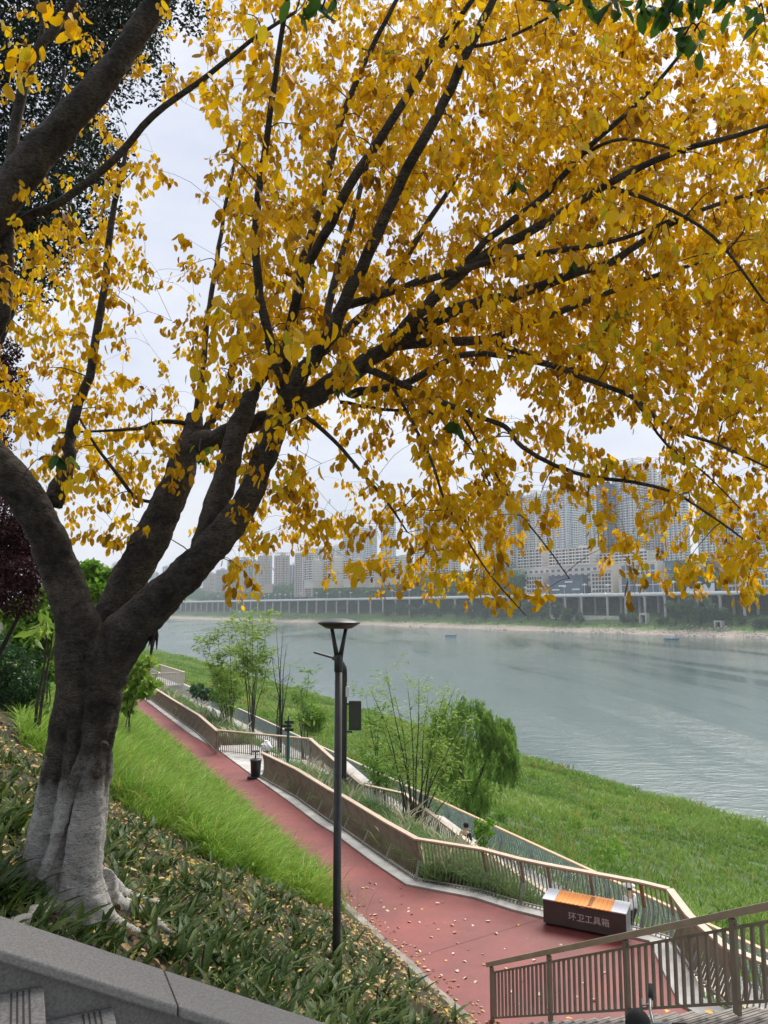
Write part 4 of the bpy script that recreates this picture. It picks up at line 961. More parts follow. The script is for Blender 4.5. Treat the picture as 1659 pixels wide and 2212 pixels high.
# near stair railing: straight bars, sloping
A = np.array(atd(1064, 2209, 16.1)); B = np.array([4.13, 9.69, 3.3]); dv = (B-A)/np.linalg.norm((B-A)[:2])
sr = empty('stair_railing', tuple(A)); tag(sr, 'brown metal stair railing with flat upright bars, nearest the viewer', 'railing')
u2 = Vector((dv[0], dv[1], 0)); az = math.atan2(dv[1], dv[0]); sl = dv[2]
def onr(k, z=0.): return Vector((dv[0]*k, dv[1]*k, sl*k+z))
npost = 6; bsp = .158
pm_ = MB(); pm_.box((0, 0, .49), (.085, .055, 1.06)); pm_.box((.02, 0, .985), (.1, .05, .02)); post_m = pm_.mesh('post', 'olive_bronze')
bar_m = MB(); bar_m.box((0, 0, .50), (.045, .03, .80)); bar_me = bar_m.mesh('baluster', 'olive_bronze')
pp = [0., 2.3, 4.55, 6.75, 9.05, 11.3]
for k in pp: link('post', post_m, sr, onr(k), az)
for a, c in zip(pp[:-1], pp[1:]):
    n = round((c-a)/bsp)
    for j in range(1, n): link('baluster', bar_me, sr, onr(a+(c-a)*j/n), az)
Lr = pp[-1]+1
m_ = MB(); m_.beam(onr(-.16, 1.075), onr(Lr, 1.075), .11, .085, up=(0, 0, 1)); m_.build('handrail', 'olive_rail', sr, bevel=.01)
for a, c in zip(pp[:-1], pp[1:]):
    for z_, nm in ((.91, 'upper_rail'), (.085, 'lower_rail')): m_ = MB(); m_.beam(onr(a+.045, z_), onr(c-.045, z_), .04, .035); m_.build(nm, 'olive_bronze', sr)
# ================================================================== STREET FURNITURE
pmat('pole_black', (.018, .019, .021), (.03, .031, .034), scale=6, rough=.4, spec=.5); pmat('lamp_lens', (.10, .10, .09), rough=.4)
p = atd(727, 2062, 14.8); base = Vector((p[0], p[1], float(Hn(*ST(p[0], p[1])))-.1)); zt = atd(725, 1352, 14.8)[2]-base.z
lp = empty('street_lamp', base); tag(lp, 'tall black park lamp with shallow dish head on a forked top, beside the path', 'street lamp')
m_ = MB(); m_.lathe([(.0785, 0), (.0785, .5), (.074, .52), (.070, zt-.60)], n=20); m_.build('pole', 'pole_black', lp, True)
m_ = MB(); m_.lathe([(.078, zt-.86), (.083, zt-.84), (.083, zt-.62), (.07, zt-.56), (.05, zt-.53)], n=20); m_.build('collar', 'pole_black', lp, True)
for sx_ in (-1, 1): m_ = MB(); m_.tube([(sx_*.03, 0, zt-.60), (sx_*.062, 0, zt-.42), (sx_*.14, 0, zt-.02)], [.05, .043, .034], 12); m_.build('fork_arm', 'pole_black', lp, True)
m_ = MB(); m_.lathe([(.25, zt-.045), (.40, zt+.045), (.405, zt+.06), (.35, zt+.085), (.20, zt+.125), (.06, zt+.14), (.001, zt+.14)], n=40); hd_ = m_.build('dish_head', 'pole_black', lp, True)
m_ = MB(); m_.lathe([(.23, zt-.052), (.23, zt-.04)], n=32); m_.build('lens', 'lamp_lens', hd_)
# pole with screen
bx, by = -1.78, 35.5; bz = float(Hn(*ST(bx, by)))-.1; smp = empty('screen_pole', (bx, by, bz)); tag(smp, 'black curved-arm lamp pole carrying a dark screen and white box', 'lamp pole')
zt2 = atd(740, 1425, 35.5)[2]-bz
m_ = MB(); m_.box((0, 0, .55), (.42, .42, 1.3)); m_.build('base_cabinet', 'pole_black', smp, bevel=.02)
m_ = MB(); m_.box((0, 0, (zt2-.6+1.2)/2), (.22, .22, zt2-1.8)); m_.build('pole', 'pole_black', smp, bevel=.02)
m_ = MB(); arc = [(-.0, 0, zt2-.7), (-.02, 0, zt2-.4), (-.12, 0, zt2-.16), (-.3, 0, zt2-.02), (-.55, 0, zt2+.1)]; m_.tube(arc, [.12, .12, .115, .11, .1], 10); m_.build('curved_arm', 'pole_black', smp, True)
m_ = MB(); M_ = Matrix.Rotation(R(16), 3, 'Y'); m_.box((-.95, 0, zt2+.21), (1.0, .26, .1), M=M_, taper=(.9, .8)); m_.build('lamp_head', 'pole_black', smp, bevel=.03)
zs = atd(766, 1545, 35.5)[2]-bz
m_ = MB(); m_.box((.48, -.05, zs), (.56, .18, 1.3)); scn = m_.build('screen_case', 'pole_black', smp, bevel=.03)
pmat('screen_off', (.055, .055, .058), rough=.15); m_ = MB(); m_.box((.48, -.142, zs+.02), (.45, .01, 1.12)); m_.build('screen', 'screen_off', scn)
m_ = MB(); m_.box((.2, 0, zs-.72), (.3, .1, .08)); m_.box((.2, 0, zs+.5), (.3, .1, .08)); m_.build('bracket', 'pole_black', smp)
pmat('box_white', (.62, .63, .63), rough=.5); m_ = MB(); m_.box((.14, -.14, zs+1.05), (.17, .1, .44)); m_.tube([(.12, -.14, zs+1.26), (.12, -.14, zs+1.46)], .02, 6); m_.build('white_box', 'box_white', smp, bevel=.012)
m_ = MB(); m_.tube([(-.02, -.1, zs+.95), (-.2, -.16, zs+1.0), (-.24, -.16, zs+1.1)], .02, 6); m_.lathe([(.02, -.06), (.06, 0), (.02, .06)], (-.26, -.16, zs+1.16), 10); m_.tube([(-.3, -.1, zs+.72), (0, -.1, zs+.72)], .025, 6); m_.build('camera', 'pole_black', smp)
# tool box
q0 = atz(1174, 1991, .08); q1 = atz(1338, 2024, .08); q0 = Vector(q0); q1 = Vector(q1); ux = (q1-q0); ln = 2.06; az = math.atan2(ux.y, ux.x)
tb = empty('sanitation_toolbox', (q0.x, q0.y, 0), az); tag(tb, 'long brown tool chest with orange slatted lid and white lettering', 'tool box')
BD, BH = .52, .66
pmat('box_brown', (.062, .047, .044), (.078, .06, .056), scale=3, rough=.5); pmat('lid_orange', (.74, .25, .03), (.82, .31, .06), scale=2, rough=.5, spec=.3); pmat('lid_grey', (.46, .48, .53), rough=.45); pmat('box_side', (.30, .33, .32), rough=.5); pmat('letter_white', (.62, .56, .55), rough=.6)
m_ = MB(); vs = [(0, 0, .07), (ln, 0, .07), (ln, BD, .07), (0, BD, .07), (0, 0, BH-.04), (ln, 0, BH-.04), (ln, BD, BH+.04), (0, BD, BH+.04)]
m_.add(vs, [(0, 1, 5, 4), (3, 2, 1, 0), (2, 3, 7, 6), (4, 5, 6, 7)]); m_.add(vs, [(1, 2, 6, 5), (3, 0, 4, 7)], 1)
bod = m_.build('body', ['box_brown', 'box_side'], tb)
m_ = MB(); m_.box((ln/2, -.004, BH-.10), (ln-.04, .008, .006)); m_.build('seam', 'granite_dark', bod)
sl_ = math.atan2(.08, BD); LM = Matrix.Rotation(sl_, 3, 'X'); LL = math.hypot(BD, .08)
def lidbox(x0, x1, th, zo, wd=1.0): 
    mm = MB(); mm.box(Vector(((x0+x1)/2, BD/2-.0, BH+.002+zo)), (x1-x0, (LL+.05)*wd, th), M=LM); return mm
for a, c in ((-.015, .30), (ln-.36, ln+.015)): lidbox(a, c, .03, .016).build('lid_end', 'lid_grey', tb, bevel=.005)
lid = lidbox(.304, ln-.364, .026, .014).build('orange_lid', 'lid_orange', tb, bevel=.004)
for k in range(13):
    xk = .304+(ln-.668)*(k+.5)/13; lidbox(xk-.012, xk+.012, .012, .030, .99).build('rib', 'lid_orange', lid)
mb_ = lidbox(1.12, 1.22, .014, .032, .8); mb_.build('lid_strap', 'rust', lid)
m_ = MB(); m_.box((ln*.49, -.008, BH-.055), (.11, .014, .03)); m_.build('lock_plate', 'steel', tb)
m_ = MB()
for xx in (.08, ln-.08):
    for yy in (.08, BD-.08): m_.box((xx, yy, .035), (.07, .07, .07))
m_.build('feet', 'pole_black', tb)
cu = bpy.data.curves.new('lettering', 'FONT'); cu.body = '环卫工具箱'; cu.size = .205; cu.space_character = 1.0; cu.extrude = .002
to_ = bpy.data.objects.new('lettering_source', cu); COL.objects.link(to_); dg = bpy.context.evaluated_depsgraph_get(); me = bpy.data.meshes.new_from_object(to_.evaluated_get(dg)); bpy.data.objects.remove(to_)
me.materials.clear(); me.materials.append(MATS['letter_white']); lt = link('lettering', me, tb, (.64, -.007, .27)); lt.rotation_euler = (R(90), 0, 0)
# litter bin by the railing end
p = atz(552, 1681, 0); bn = empty('litter_bin', (p[0], p[1], 0), .3); tag(bn, 'black wheeled litter bin at the end of the railing', 'bin')
m_ = MB(); m_.lathe([(.22, .1), (.26, .8), (.285, .82), (.285, .86), (.25, .88)], n=18); m_.build('bin_body', 'pole_black', bn, True)
m_ = MB(); m_.box((0, 0, .06), (.62, .5, .08)); m_.box((-.33, -.15, .06), (.16, .1, .12)); m_.build('base', 'pole_black', bn, bevel=.015)
m_ = MB(); m_.tube([(.02, .3, .05), (.02, .3, 1.18)], .035, 8); m_.box((.02, .2, 1.2), (.34, .3, .05)); m_.build('stand', 'pole_black', bn)
# white bundle on a short brown post
p = atz(575, 1622, .95); wb = empty('white_bag', (p[0], p[1], .95)); tag(wb, 'crumpled white bag resting on a brown post behind the bin', 'bag')
bm = bmesh.new(); bmesh.ops.create_icosphere(bm, subdivisions=4, radius=.24)
for v in bm.verts:
    n_ = v.co.normalized(); v.co += n_*(.03*math.sin(n_.x*9+n_.z*5)+.025*math.sin(n_.y*13+n_.x*7)+.02*math.sin(n_.z*17)); v.co.z = v.co.z*.9+.2
me = bpy.data.meshes.new('bag'); bm.to_mesh(me); bm.free(); me.materials.append(MATS['cloth_white'])
for q in me.polygons: q.use_smooth = True
link('bag', me, wb); m_ = MB(); m_.lathe([(.03, .36), (.06, .44), (.1, .5), (.02, .5)], n=9); m_.build('knot', 'cloth_white', wb)
bp_ = MB(); bp_.lathe([(.12, 0), (.12, .86), (.15, .88), (.15, .94)], n=12); o = bp_.build('short_post', 'bronze', None, loc=(p[0], p[1], 0.03)); tag(o, 'short brown post on the pale landing under a white bag', 'post')
# sign post
sx0, sy0 = -4.75, 39.2; sg_ = empty('sign_post', (sx0, sy0, 0.03)); tag(sg_, 'teal sign post with small dark finger boards by the landing', 'sign')
pmat('teal_paint', (.02, .12, .11), rough=.4); m_ = MB(); m_.box((0, 0, 1.15), (.13, .09, 2.3)); m_.box((0, 0, .05), (.3, .3, .08)); m_.build('pole', 'teal_paint', sg_)
for k, (zz, xx) in enumerate(((2.32, .05), (2.14, -.06), (1.96, .05))): m_ = MB(); m_.box((xx, -.07, zz), (.46, .03, .14)); m_.build('finger_board', 'pole_black', sg_)
m_ = MB(); m_.lathe([(.03, 2.3), (.05, 2.4), (.02, 2.62)], n=8); m_.build('finial', 'pole_black', sg_)
# people
person('person in dark top with head bowed on the lower walkway', (3.05+.1, 31.1, -2.0), R(150), 1.68, 'cloth_black', 'cloth_dark', headtilt=.06, armL=[(-.25, -.02, 1.12), (-.06, -.25, 1.28)], armR=[(.25, -.02, 1.12), (.06, -.25, 1.25)])
person('person in white top and white brimmed hat walking behind the tool chest', (7.45, 24.6, -2.0), R(200), 1.66, 'cloth_white', 'cloth_black', hat='cloth_straw')
for px, py, hgt, lb in ((1178, 1361, 1.7, 'tiny dark figure standing on the far shore by the pale track'), (1313, 1362, 1.7, 'tiny dark figure on the far green slope near the rubble')):
    u = 12 if px < 1200 else 18; x, y = far_pt(px, u); person(lb, (x, y, float(Hf(u, inland(x, y)[1]))), R(180), hgt+.4, 'cloth_dark', 'cloth_dark')
for (rt, p_), lb, cl_ in ((boatA, 'rower in dark clothes sitting in the small blue boat', 'cloth_dark'), (boatB, 'rower in white sitting in the larger blue boat', 'cloth_white')): person(lb, (p_[0], p_[1], -11.98), R(100), 1.8, cl_, 'cloth_dark', sit=True, hat='cloth_straw' if cl_ == 'cloth_white' else None)
# child with a bicycle on the landing
zl = 4.0
ch = atd(1378, 2210, 5.55); person('child with short black hair seen from behind on the stairs', (ch[0], ch[1], 3.97), R(170), 1.32, 'cloth_blue', 'cloth_dark', armL=[(-.25, -.08, 1.2), (-.17, -.36, 1.16)], armR=[(.25, -.08, 1.2), (.17, -.36, 1.16)])
bk = empty('bicycle', (2.32, 6.22, 4.0), R(95)); tag(bk, 'small black bicycle whose handlebar grip shows beside the child', 'bicycle')
pmat('rubber', (.015, .015, .016), rough=.8); pmat('alu', (.30, .31, .32), rough=.35, metal=.7)
def wheel(y0, nm='wheel'):
    wm = MB(); ringp = [(0, y0+math.cos(a)*.27, .29+math.sin(a)*.27) for a in np.linspace(0, 2*math.pi, 33)]; wm.tube(ringp, .024, 8, cap=False); wo = wm.build('wheel', 'rubber', bk, True)
    sm_ = MB(); 
    for a in np.linspace(0, math.pi, 9)[:-1]: sm_.tube([(0, y0+math.cos(a)*.26, .29+math.sin(a)*.26), (0, y0-math.cos(a)*.26, .29-math.sin(a)*.26)], .003, 4)
    sm_.build('spokes', 'alu', wo)
wheel(.48); wheel(-.48)
m_ = MB()
for a, c in (((0, -.48, .29), (0, -.1, .32)), ((0, -.1, .32), (0, -.18, .66)), ((0, -.18, .66), (0, .32, .68)), ((0, -.1, .32), (0, .34, .62)), ((0, .34, .74), (0, .30, .86)), ((0, .48, .29), (0, .34, .66)), ((0, -.48, .29), (0, -.18, .6))): m_.tube([a, c], .016, 8)
m_.build('frame', 'rubber', bk, True); m_ = MB(); m_.box((0, -.2, .72), (.12, .22, .05)); m_.build('saddle', 'rubber', bk, bevel=.02)
m_ = MB(); m_.tube([(-.27, .2, 1.02), (-.1, .28, .95), (0, .3, .9), (.1, .28, .95), (.27, .2, 1.02)], .012, 8); m_.build('handlebar', 'alu', bk, True)
for sx_ in (-1, 1):
    m_ = MB(); m_.tube([(sx_*.19, .235, .985), (sx_*.30, .185, 1.035)], .018, 10); m_.build('grip', 'rubber', bk, True)
    m_ = MB(); m_.tube([(sx_*.15, .26, .97), (sx_*.17, .31, .95), (sx_*.25, .28, .96)], .006, 6); m_.build('brake_lever', 'alu', bk, True)
# ================================================================== FIG TREE
m, nt, b, out = newmat('bark'); L = nt.links.new
g = nn(nt, 'ShaderNodeNewGeometry'); sx = nn(nt, 'ShaderNodeSeparateXYZ'); L(g.outputs['Position'], sx.inputs[0])
mp = nn(nt, 'ShaderNodeMapping'); mp.inputs['Scale'].default_value = (1, 1, 2.6); L(g.outputs['Position'], mp.inputs[0])
n1 = nn(nt, 'ShaderNodeTexNoise', i_Scale=2.6, i_Detail=10.0, i_Roughness=.72); L(g.outputs['Position'], n1.inputs['Vector'])
n2 = nn(nt, 'ShaderNodeTexNoise', i_Scale=26.0, i_Detail=5.0, i_Roughness=.7); L(mp.outputs[0], n2.inputs['Vector'])
n3 = nn(nt, 'ShaderNodeTexVoronoi', i_Scale=7.0); L(mp.outputs[0], n3.inputs['Vector'])
r1 = nn(nt, 'ShaderNodeValToRGB'); L(n1.outputs['Fac'], r1.inputs[0]); e = r1.color_ramp.elements; e[0].position = .36; e[1].position = .66; e[0].color = (.017, .014, .011, 1); e[1].color = (.165, .14, .112, 1)
mu = nn(nt, 'ShaderNodeMix', data_type='RGBA', blend_type='MULTIPLY'); mu.inputs[0].default_value = .8; r2 = nn(nt, 'ShaderNodeValToRGB'); L(n2.outputs['Fac'], r2.inputs[0]); e = r2.color_ramp.elements; e[0].position = .38; e[1].position = .6; e[0].color = (.22, .21, .20, 1); e[1].color = (1.15, 1.12, 1.1, 1)
L(r1.outputs[0], mu.inputs[6]); L(r2.outputs[0], mu.inputs[7])
# lime wash on the lowest 1.3 m, brushed unevenly
LIME = nn(nt, 'ShaderNodeMath', operation='MULTIPLY_ADD'); n4 = nn(nt, 'ShaderNodeTexNoise', i_Scale=4.0, i_Detail=6.0); L(g.outputs['Position'], n4.inputs['Vector']); L(n4.outputs['Fac'], LIME.inputs[0]); LIME.inputs[1].default_value = 1.15; L(sx.outputs[2], LIME.inputs[2])
mr = nn(nt, 'ShaderNodeMapRange'); L(LIME.outputs[0], mr.inputs[0]); mr.inputs[1].default_value = 6.80; mr.inputs[2].default_value = 6.30
wr = nn(nt, 'ShaderNodeMath', operation='MULTIPLY'); wv = nn(nt, 'ShaderNodeMapRange'); L(n2.outputs['Fac'], wv.inputs[0]); wv.inputs[1].default_value = .28; wv.inputs[2].default_value = .5; wv.inputs[3].default_value = .05; wv.inputs[4].default_value = .9; L(mr.outputs[0], wr.inputs[0]); L(wv.outputs[0], wr.inputs[1])
rk = nn(nt, 'ShaderNodeMapRange'); L(n3.outputs['Distance'], rk.inputs[0]); rk.inputs[1].default_value = .06; rk.inputs[2].default_value = .24; rk.inputs[3].default_value = .25; mk = nn(nt, 'ShaderNodeMix', data_type='RGBA', blend_type='MULTIPLY'); mk.inputs[0].default_value = 1; L(mu.outputs[2], mk.inputs[6]); L(rk.outputs[0], mk.inputs[7])
mx = nn(nt, 'ShaderNodeMix', data_type='RGBA'); L(wr.outputs[0], mx.inputs[0]); L(mk.outputs[2], mx.inputs[6]); mx.inputs[7].default_value = (.60, .58, .55, 1); L(mx.outputs[2], b.inputs['Base Color']); b.inputs['Roughness'].default_value = .85
hs = nn(nt, 'ShaderNodeMath', operation='MULTIPLY_ADD'); L(n3.outputs['Distance'], hs.inputs[0]); hs.inputs[1].default_value = .5; L(n2.outputs['Fac'], hs.inputs[2])
bp = nn(nt, 'ShaderNodeBump', i_Strength=1.0, i_Distance=.04); L(hs.outputs[0], bp.inputs['Height']); L(bp.outputs[0], b.inputs['Normal'])
GOLD = [(.25, .13, .010), (.54, .29, .006), (.72, .42, .006), (.84, .54, .010), (.72, .52, .016), (.45, .43, .022)]
leafmat('gold_leaf', GOLD, .58, .5, tcol=(1.0, .96, .6), spots=(60., .16, (.24, .12, .015)))
leafmat('green_leaf', [(.02, .06, .012), (.05, .12, .018), (.10, .20, .03)], .35, .4)
leafmat('lime_leaf', [(.10, .22, .02), (.2, .33, .03), (.34, .40, .04)], .45)
root_p = hit(165, 1962); TB = Vector(root_p)
fig = empty('fig_tree', TB); tag(fig, 'big spreading tree with golden leaves and lime-washed fluted trunk', 'tree')
def wp(x, y, d): return Vector(atd(x, y, d))
def rad(wpx, y, d): return wpx/2/FPX*d/ray(829, y)[1]
TD = float(root_p[1])
trunk = MB()
def limb_nodes(nodes, d0, d1, k=4):
    n = len(nodes); P = []; r = []
    for i, (x, y, w_) in enumerate(nodes):
        d = d0+(d1-d0)*(i/(n-1)); P.append(wp(x, y, d)); r.append(rad(w_, y, d))
    return smooth_path(P, r, k)
# fluted column: several fused stems
stems = [([(150, 1990, 116), (161, 1800, 96), (174, 1600, 82), (190, 1440, 84)], .30, .10),
         ([(185, 1990, 100), (186, 1900, 70), (192, 1780, 56), (200, 1650, 52), (208, 1520, 54), (212, 1420, 60)], -.30, -.14),
         ([(60, 1990, 116), (78, 1900, 76), (101, 1780, 62), (124, 1640, 56), (143, 1520, 56), (156, 1420, 62)], -.02, -.06),
         ([(102, 1985, 80), (116, 1890, 56), (135, 1790, 50), (149, 1700, 40), (162, 1600, 34), (176, 1480, 44)], -.30, -.10),
         ([(146, 1985, 58), (148, 1900, 38), (165, 1800, 30), (177, 1730, 25), (196, 1660, 22)], -.44, -.30),
         ([(40, 1990, 76), (58, 1900, 52), (83, 1800, 40), (106, 1680, 38), (128, 1560, 40)], .22, .10),
         ([(222, 1985, 52), (208, 1890, 34), (213, 1800, 28), (219, 1700, 26), (232, 1600, 28), (244, 1520, 34), (250, 1450, 50)], -.16, -.02),
         ([(205, 1985, 66), (200, 1890, 40), (209, 1790, 36), (222, 1680, 34), (234, 1560, 36), (238, 1460, 48)], .10, .05),
         ([(90, 1900, 28), (115, 1840, 24), (137, 1760, 22), (159, 1690, 20), (180, 1620, 16)], -.40, -.30)]
for nodes, a, c in stems:
    P, r = limb_nodes(nodes, TD+a, TD+c, 5); trunk.tube(P, r, 18)
for nodes, d in (([(215, 1900, 60), (250, 1960, 46), (300, 1975, 34), (350, 2010, 22), (390, 2035, 8)], -.45), ([(200, 1930, 55), (232, 1990, 44), (268, 2010, 34), (300, 2040, 16)], -.6), ([(120, 1950, 60), (70, 1990, 40), (20, 2010, 20)], -.25), ([(225, 1900, 50), (262, 1935, 36), (320, 1950, 20), (370, 1962, 10)], -.05)):
    P = []; r = []
    for i, (x, y, w_) in enumerate(nodes):
        h_ = hit(x, min(y, 2020), 5); dd_ = TD+d*(i/(len(nodes)-1)) if i == 0 else h_[1]; 
        q = wp(x, y, dd_) if i == 0 else Vector((h_[0], h_[1], h_[2]+.02)); P.append(q); r.append(rad(w_, y, TD))
    P, r = smooth_path(P, r, 5); trunk.tube(P, r, 12)
MAIN = {
 'left': ([(172, 1600, 50), (174, 1500, 92), (172, 1420, 104), (164, 1330, 90), (138, 1253, 80), (116, 1203, 76), (98, 1153, 76), (72, 1100, 78), (25, 1035, 74), (-40, 960, 72), (-95, 840, 72), (-110, 700, 74), (-70, 560, 76), (5, 430, 76), (105, 305, 72), (195, 205, 60), (280, 95, 50), (342, 0, 43), (420, -110, 38)], 0, -2.2),
 'mid': ([(200, 1540, 40), (214, 1430, 80), (238, 1340, 80), (276, 1255, 76), (332, 1153, 76), (378, 1055, 66), (396, 1000, 58), (412, 940, 44), (422, 898, 34)], .1, .9),
 'right': ([(212, 1600, 40), (220, 1510, 70), (234, 1440, 100), (266, 1378, 100), (330, 1310, 88), (395, 1245, 78), (450, 1190, 74), (500, 1130, 66), (534, 1080, 60), (562, 1003, 54), (598, 915, 52), (628, 862, 52)], -.15, -.9),
 'par': ([(432, 1190, 46), (458, 1120, 50), (478, 1060, 51), (493, 1003, 50), (512, 940, 49), (530, 890, 46), (546, 845, 36)], -.35, -.1)}
BR = []      # all branch sample points for twigs
def keep(P, r): BR.extend([(Vector(p), q) for p, q in zip(P, r)])
for k, (nodes, a, c) in MAIN.items():
    P, r = limb_nodes(nodes, TD+a, TD+c, 5); trunk.tube(P, r, 16)
    if k != 'left': keep(P[len(P)//2:], r[len(P)//2:])
    else: keep(P[30:], r[30:])
# burl at the fork and the cut stub on the left limb
def blob(x, y, d, s):
    c_ = wp(x, y, d); trunk.lathe([(s*math.sin(a), -s*math.cos(a)) for a in np.linspace(.05, 3.09, 9)], c_, 12)
blob(256, 1465, TD-.3, .12); blob(272, 1430, TD-.3, .10); blob(262, 1400, TD-.3, .14); blob(246, 1505, TD-.32, .09); blob(310, 1362, TD-.25, .07); blob(112, 1075, TD-.5, .10); blob(476, 1200, TD-.5, .07); blob(160, 1290, TD-.42, .06); blob(225, 1610, TD-.36, .06)
to = trunk.build('trunk', 'bark', None, True)
rm = to.modifiers.new('fuse', 'REMESH'); rm.mode = 'VOXEL'; rm.voxel_size = .018; rm.use_smooth_shade = True
sm_ = to.modifiers.new('smooth', 'SMOOTH'); sm_.factor = .5; sm_.iterations = 3
tx = bpy.data.textures.new('bark_relief', 'CLOUDS'); tx.noise_scale = .10; tx.noise_depth = 4
dm = to.modifiers.new('relief', 'DISPLACE'); dm.texture = tx; dm.strength = .03; dm.mid_level = .5; dm.texture_coords = 'GLOBAL'
tx2 = bpy.data.textures.new('bark_knots', 'CLOUDS'); tx2.noise_scale = .38; tx2.noise_depth = 2
dm2 = to.modifiers.new('knots', 'DISPLACE'); dm2.texture = tx2; dm2.strength = .09; dm2.mid_level = .5; dm2.texture_coords = 'GLOBAL'
to.parent = fig; to.matrix_parent_inverse = Matrix.Translation(-TB)
U = TD-.9; LIMBS = [
 ([(112, 1085, 46), (143, 1010, 36), (152, 945, 32), (165, 880, 28), (192, 815, 24), (213, 700, 22), (230, 590, 20), (240, 480, 17), (256, 400, 14), (275, 320, 9)], -.4, -.3, 8),
 ([(-75, 770, 40), (-20, 730, 36), (8, 660, 36), (14, 570, 36), (18, 500, 36), (20, 400, 30), (38, 250, 28), (70, 130, 27), (125, 55, 24), (185, -40, 20)], -1.2, -1.6, 8),
 ([(20, 500, 26), (70, 462, 24), (130, 438, 22), (250, 342, 20), (330, 252, 18), (450, 162, 14), (540, 90, 11), (640, 25, 8)], -1.3, -1.9, 7),
 ([(70, 135, 16), (92, 60, 14), (72, -20, 12)], -1.5, -1.6, 6), ([(100, 325, 14), (125, 220, 10), (140, 150, 8)], -1.4, -1.4, 6),
 ([(418, 962, 52), (470, 945, 50), (540, 918, 48), (600, 893, 44), (650, 870, 44)], .8, -.3, 10),
 ([(425, 905, 26), (438, 800, 18), (448, 690, 15), (468, 570, 13), (490, 430, 10), (520, 300, 7)], .9, 1.4, 7),
 ([(440, 935, 24), (470, 888, 22), (500, 800, 20), (520, 700, 16), (545, 600, 10)], .9, 1.2, 7),
 ([(400, 915, 14), (352, 910, 13), (300, 925, 11), (240, 930, 8), (100, 936, 4)], .8, .2, 6),
 ([(380, 1075, 8), (330, 1084, 9), (290, 1072, 11), (252, 1022, 11), (206, 962, 8), (170, 900, 5)], .7, .2, 6),
 ([(620, 880, 60), (655, 862, 58), (720, 832, 55), (780, 790, 48), (850, 738, 42), (940, 690, 38), (1030, 655, 34), (1110, 640, 31), (1230, 592, 26), (1320, 566, 21), (1400, 512, 17), (1500, 460, 13), (1660, 405, 9)], -.85, -1.6, 10),
 ([(618, 880, 46), (640, 820, 46), (690, 758, 40), (745, 650, 36), (790, 560, 33), (840, 450, 30), (900, 330, 28), (960, 220, 26), (1010, 110, 24), (1070, -10, 20), (1110, -100, 16)], -.95, -2.6, 9),
 ([(618, 860, 36), (600, 800, 32), (585, 740, 28), (562, 640, 24), (553, 520, 22), (560, 400, 20), (580, 280, 17), (600, 130, 15), (622, -10, 12)], -.9, -2.9, 8),
 ([(610, 850, 30), (622, 740, 27), (650, 610, 26), (700, 510, 26), (765, 385, 26), (850, 255, 23), (920, 140, 20), (985, 50, 16), (1040, -30, 12)], -.9, -2.3, 8),
 ([(548, 842, 34), (585, 792, 28), (640, 690, 24), (655, 560, 22), (690, 450, 21), (738, 255, 18), (800, 110, 14), (862, -10, 11)], -.1, -.8, 8),
 ([(745, 662, 24), (830, 634, 22), (930, 600, 20), (1050, 568, 18), (1180, 546, 16), (1330, 520, 12), (1460, 470, 8)], -1.3, -1.8, 7),
 ([(840, 742, 36), (900, 682, 35), (980, 602, 30), (1060, 545, 28), (1180, 480, 24), (1310, 400, 21), (1450, 332, 17), (1600, 290, 13), (1700, 255, 9)], -1.1, -2.3, 8),
 ([(985, 600, 22), (1050, 520, 19), (1180, 420, 18), (1260, 330, 16), (1370, 230, 13), (1460, 130, 9), (1510, 50, 6)], -1.4, -2.6, 7),
 ([(850, 745, 30), (960, 738, 26), (1060, 733, 24), (1130, 702, 20), (1230, 665, 18), (1400, 600, 13), (1540, 560, 8)], -1.0, -.4, 7),
 ([(1060, 734, 17), (1140, 770, 17), (1260, 815, 15), (1370, 860, 13), (1440, 920, 11), (1550, 960, 8), (1660, 1010, 5)], -.9, -1.8, 7),
 ([(760, 850, 26), (860, 833, 22), (930, 800, 20), (1000, 765, 18), (1100, 772, 14), (1200, 792, 11), (1300, 802, 7)], -.7, .6, 7),
 ([(790, 795, 22), (880, 835, 18), (960, 870, 16), (1040, 903, 14), (1092, 922, 14), (1130, 966, 13), (1200, 1005, 12), (1280, 1030, 11), (1370, 1042, 10), (1450, 1062, 9), (1530, 1110, 7), (1640, 1190, 4)], -1.1, -2.2, 7),
 ([(648, 888, 14), (720, 950, 11), (790, 1030, 9), (840, 1090, 7), (880, 1150, 4)], -.9, -1.1, 6),
 ([(850, 838, 10), (890, 910, 9), (930, 990, 8), (960, 1080, 7), (1000, 1150, 6), (1050, 1230, 5), (1100, 1290, 4), (1136, 1330, 2.5)], -1.2, -2.4, 6),
 ([(735, 868, 11), (830, 885, 9), (930, 892, 8), (1010, 960, 6), (1060, 1050, 4)], -.7, -.3, 6),
 ([(1000, 900, 8), (1050, 985, 7), (1110, 1090, 6), (1180, 1180, 4), (1230, 1250, 3)], -.9, .6, 6),
 ([(690, 765, 26), (760, 705, 24), (850, 600, 20), (930, 470, 15), (1010, 350, 9)], .1, 1.6, 7),
 ([(700, 720, 24), (725, 600, 20), (760, 480, 16), (800, 330, 12), (840, 180, 8)], .0, 1.5, 7),
 ([(1310, 402, 13), (1420, 440, 11), (1540, 510, 9), (1650, 650, 6)], -2., -2.8, 6), ([(1260, 332, 10), (1350, 300, 9), (1480, 330, 6)], -2.2, -2.7, 6),
 ([(950, 100, 10), (1060, 95, 9), (1180, 40, 7), (1260, -10, 5)], -2.2, -2.6, 6), ([(1370, 860, 9), (1440, 960, 7), (1520, 1020, 5), (1600, 1100, 3)], -1.5, -2.0, 6)]
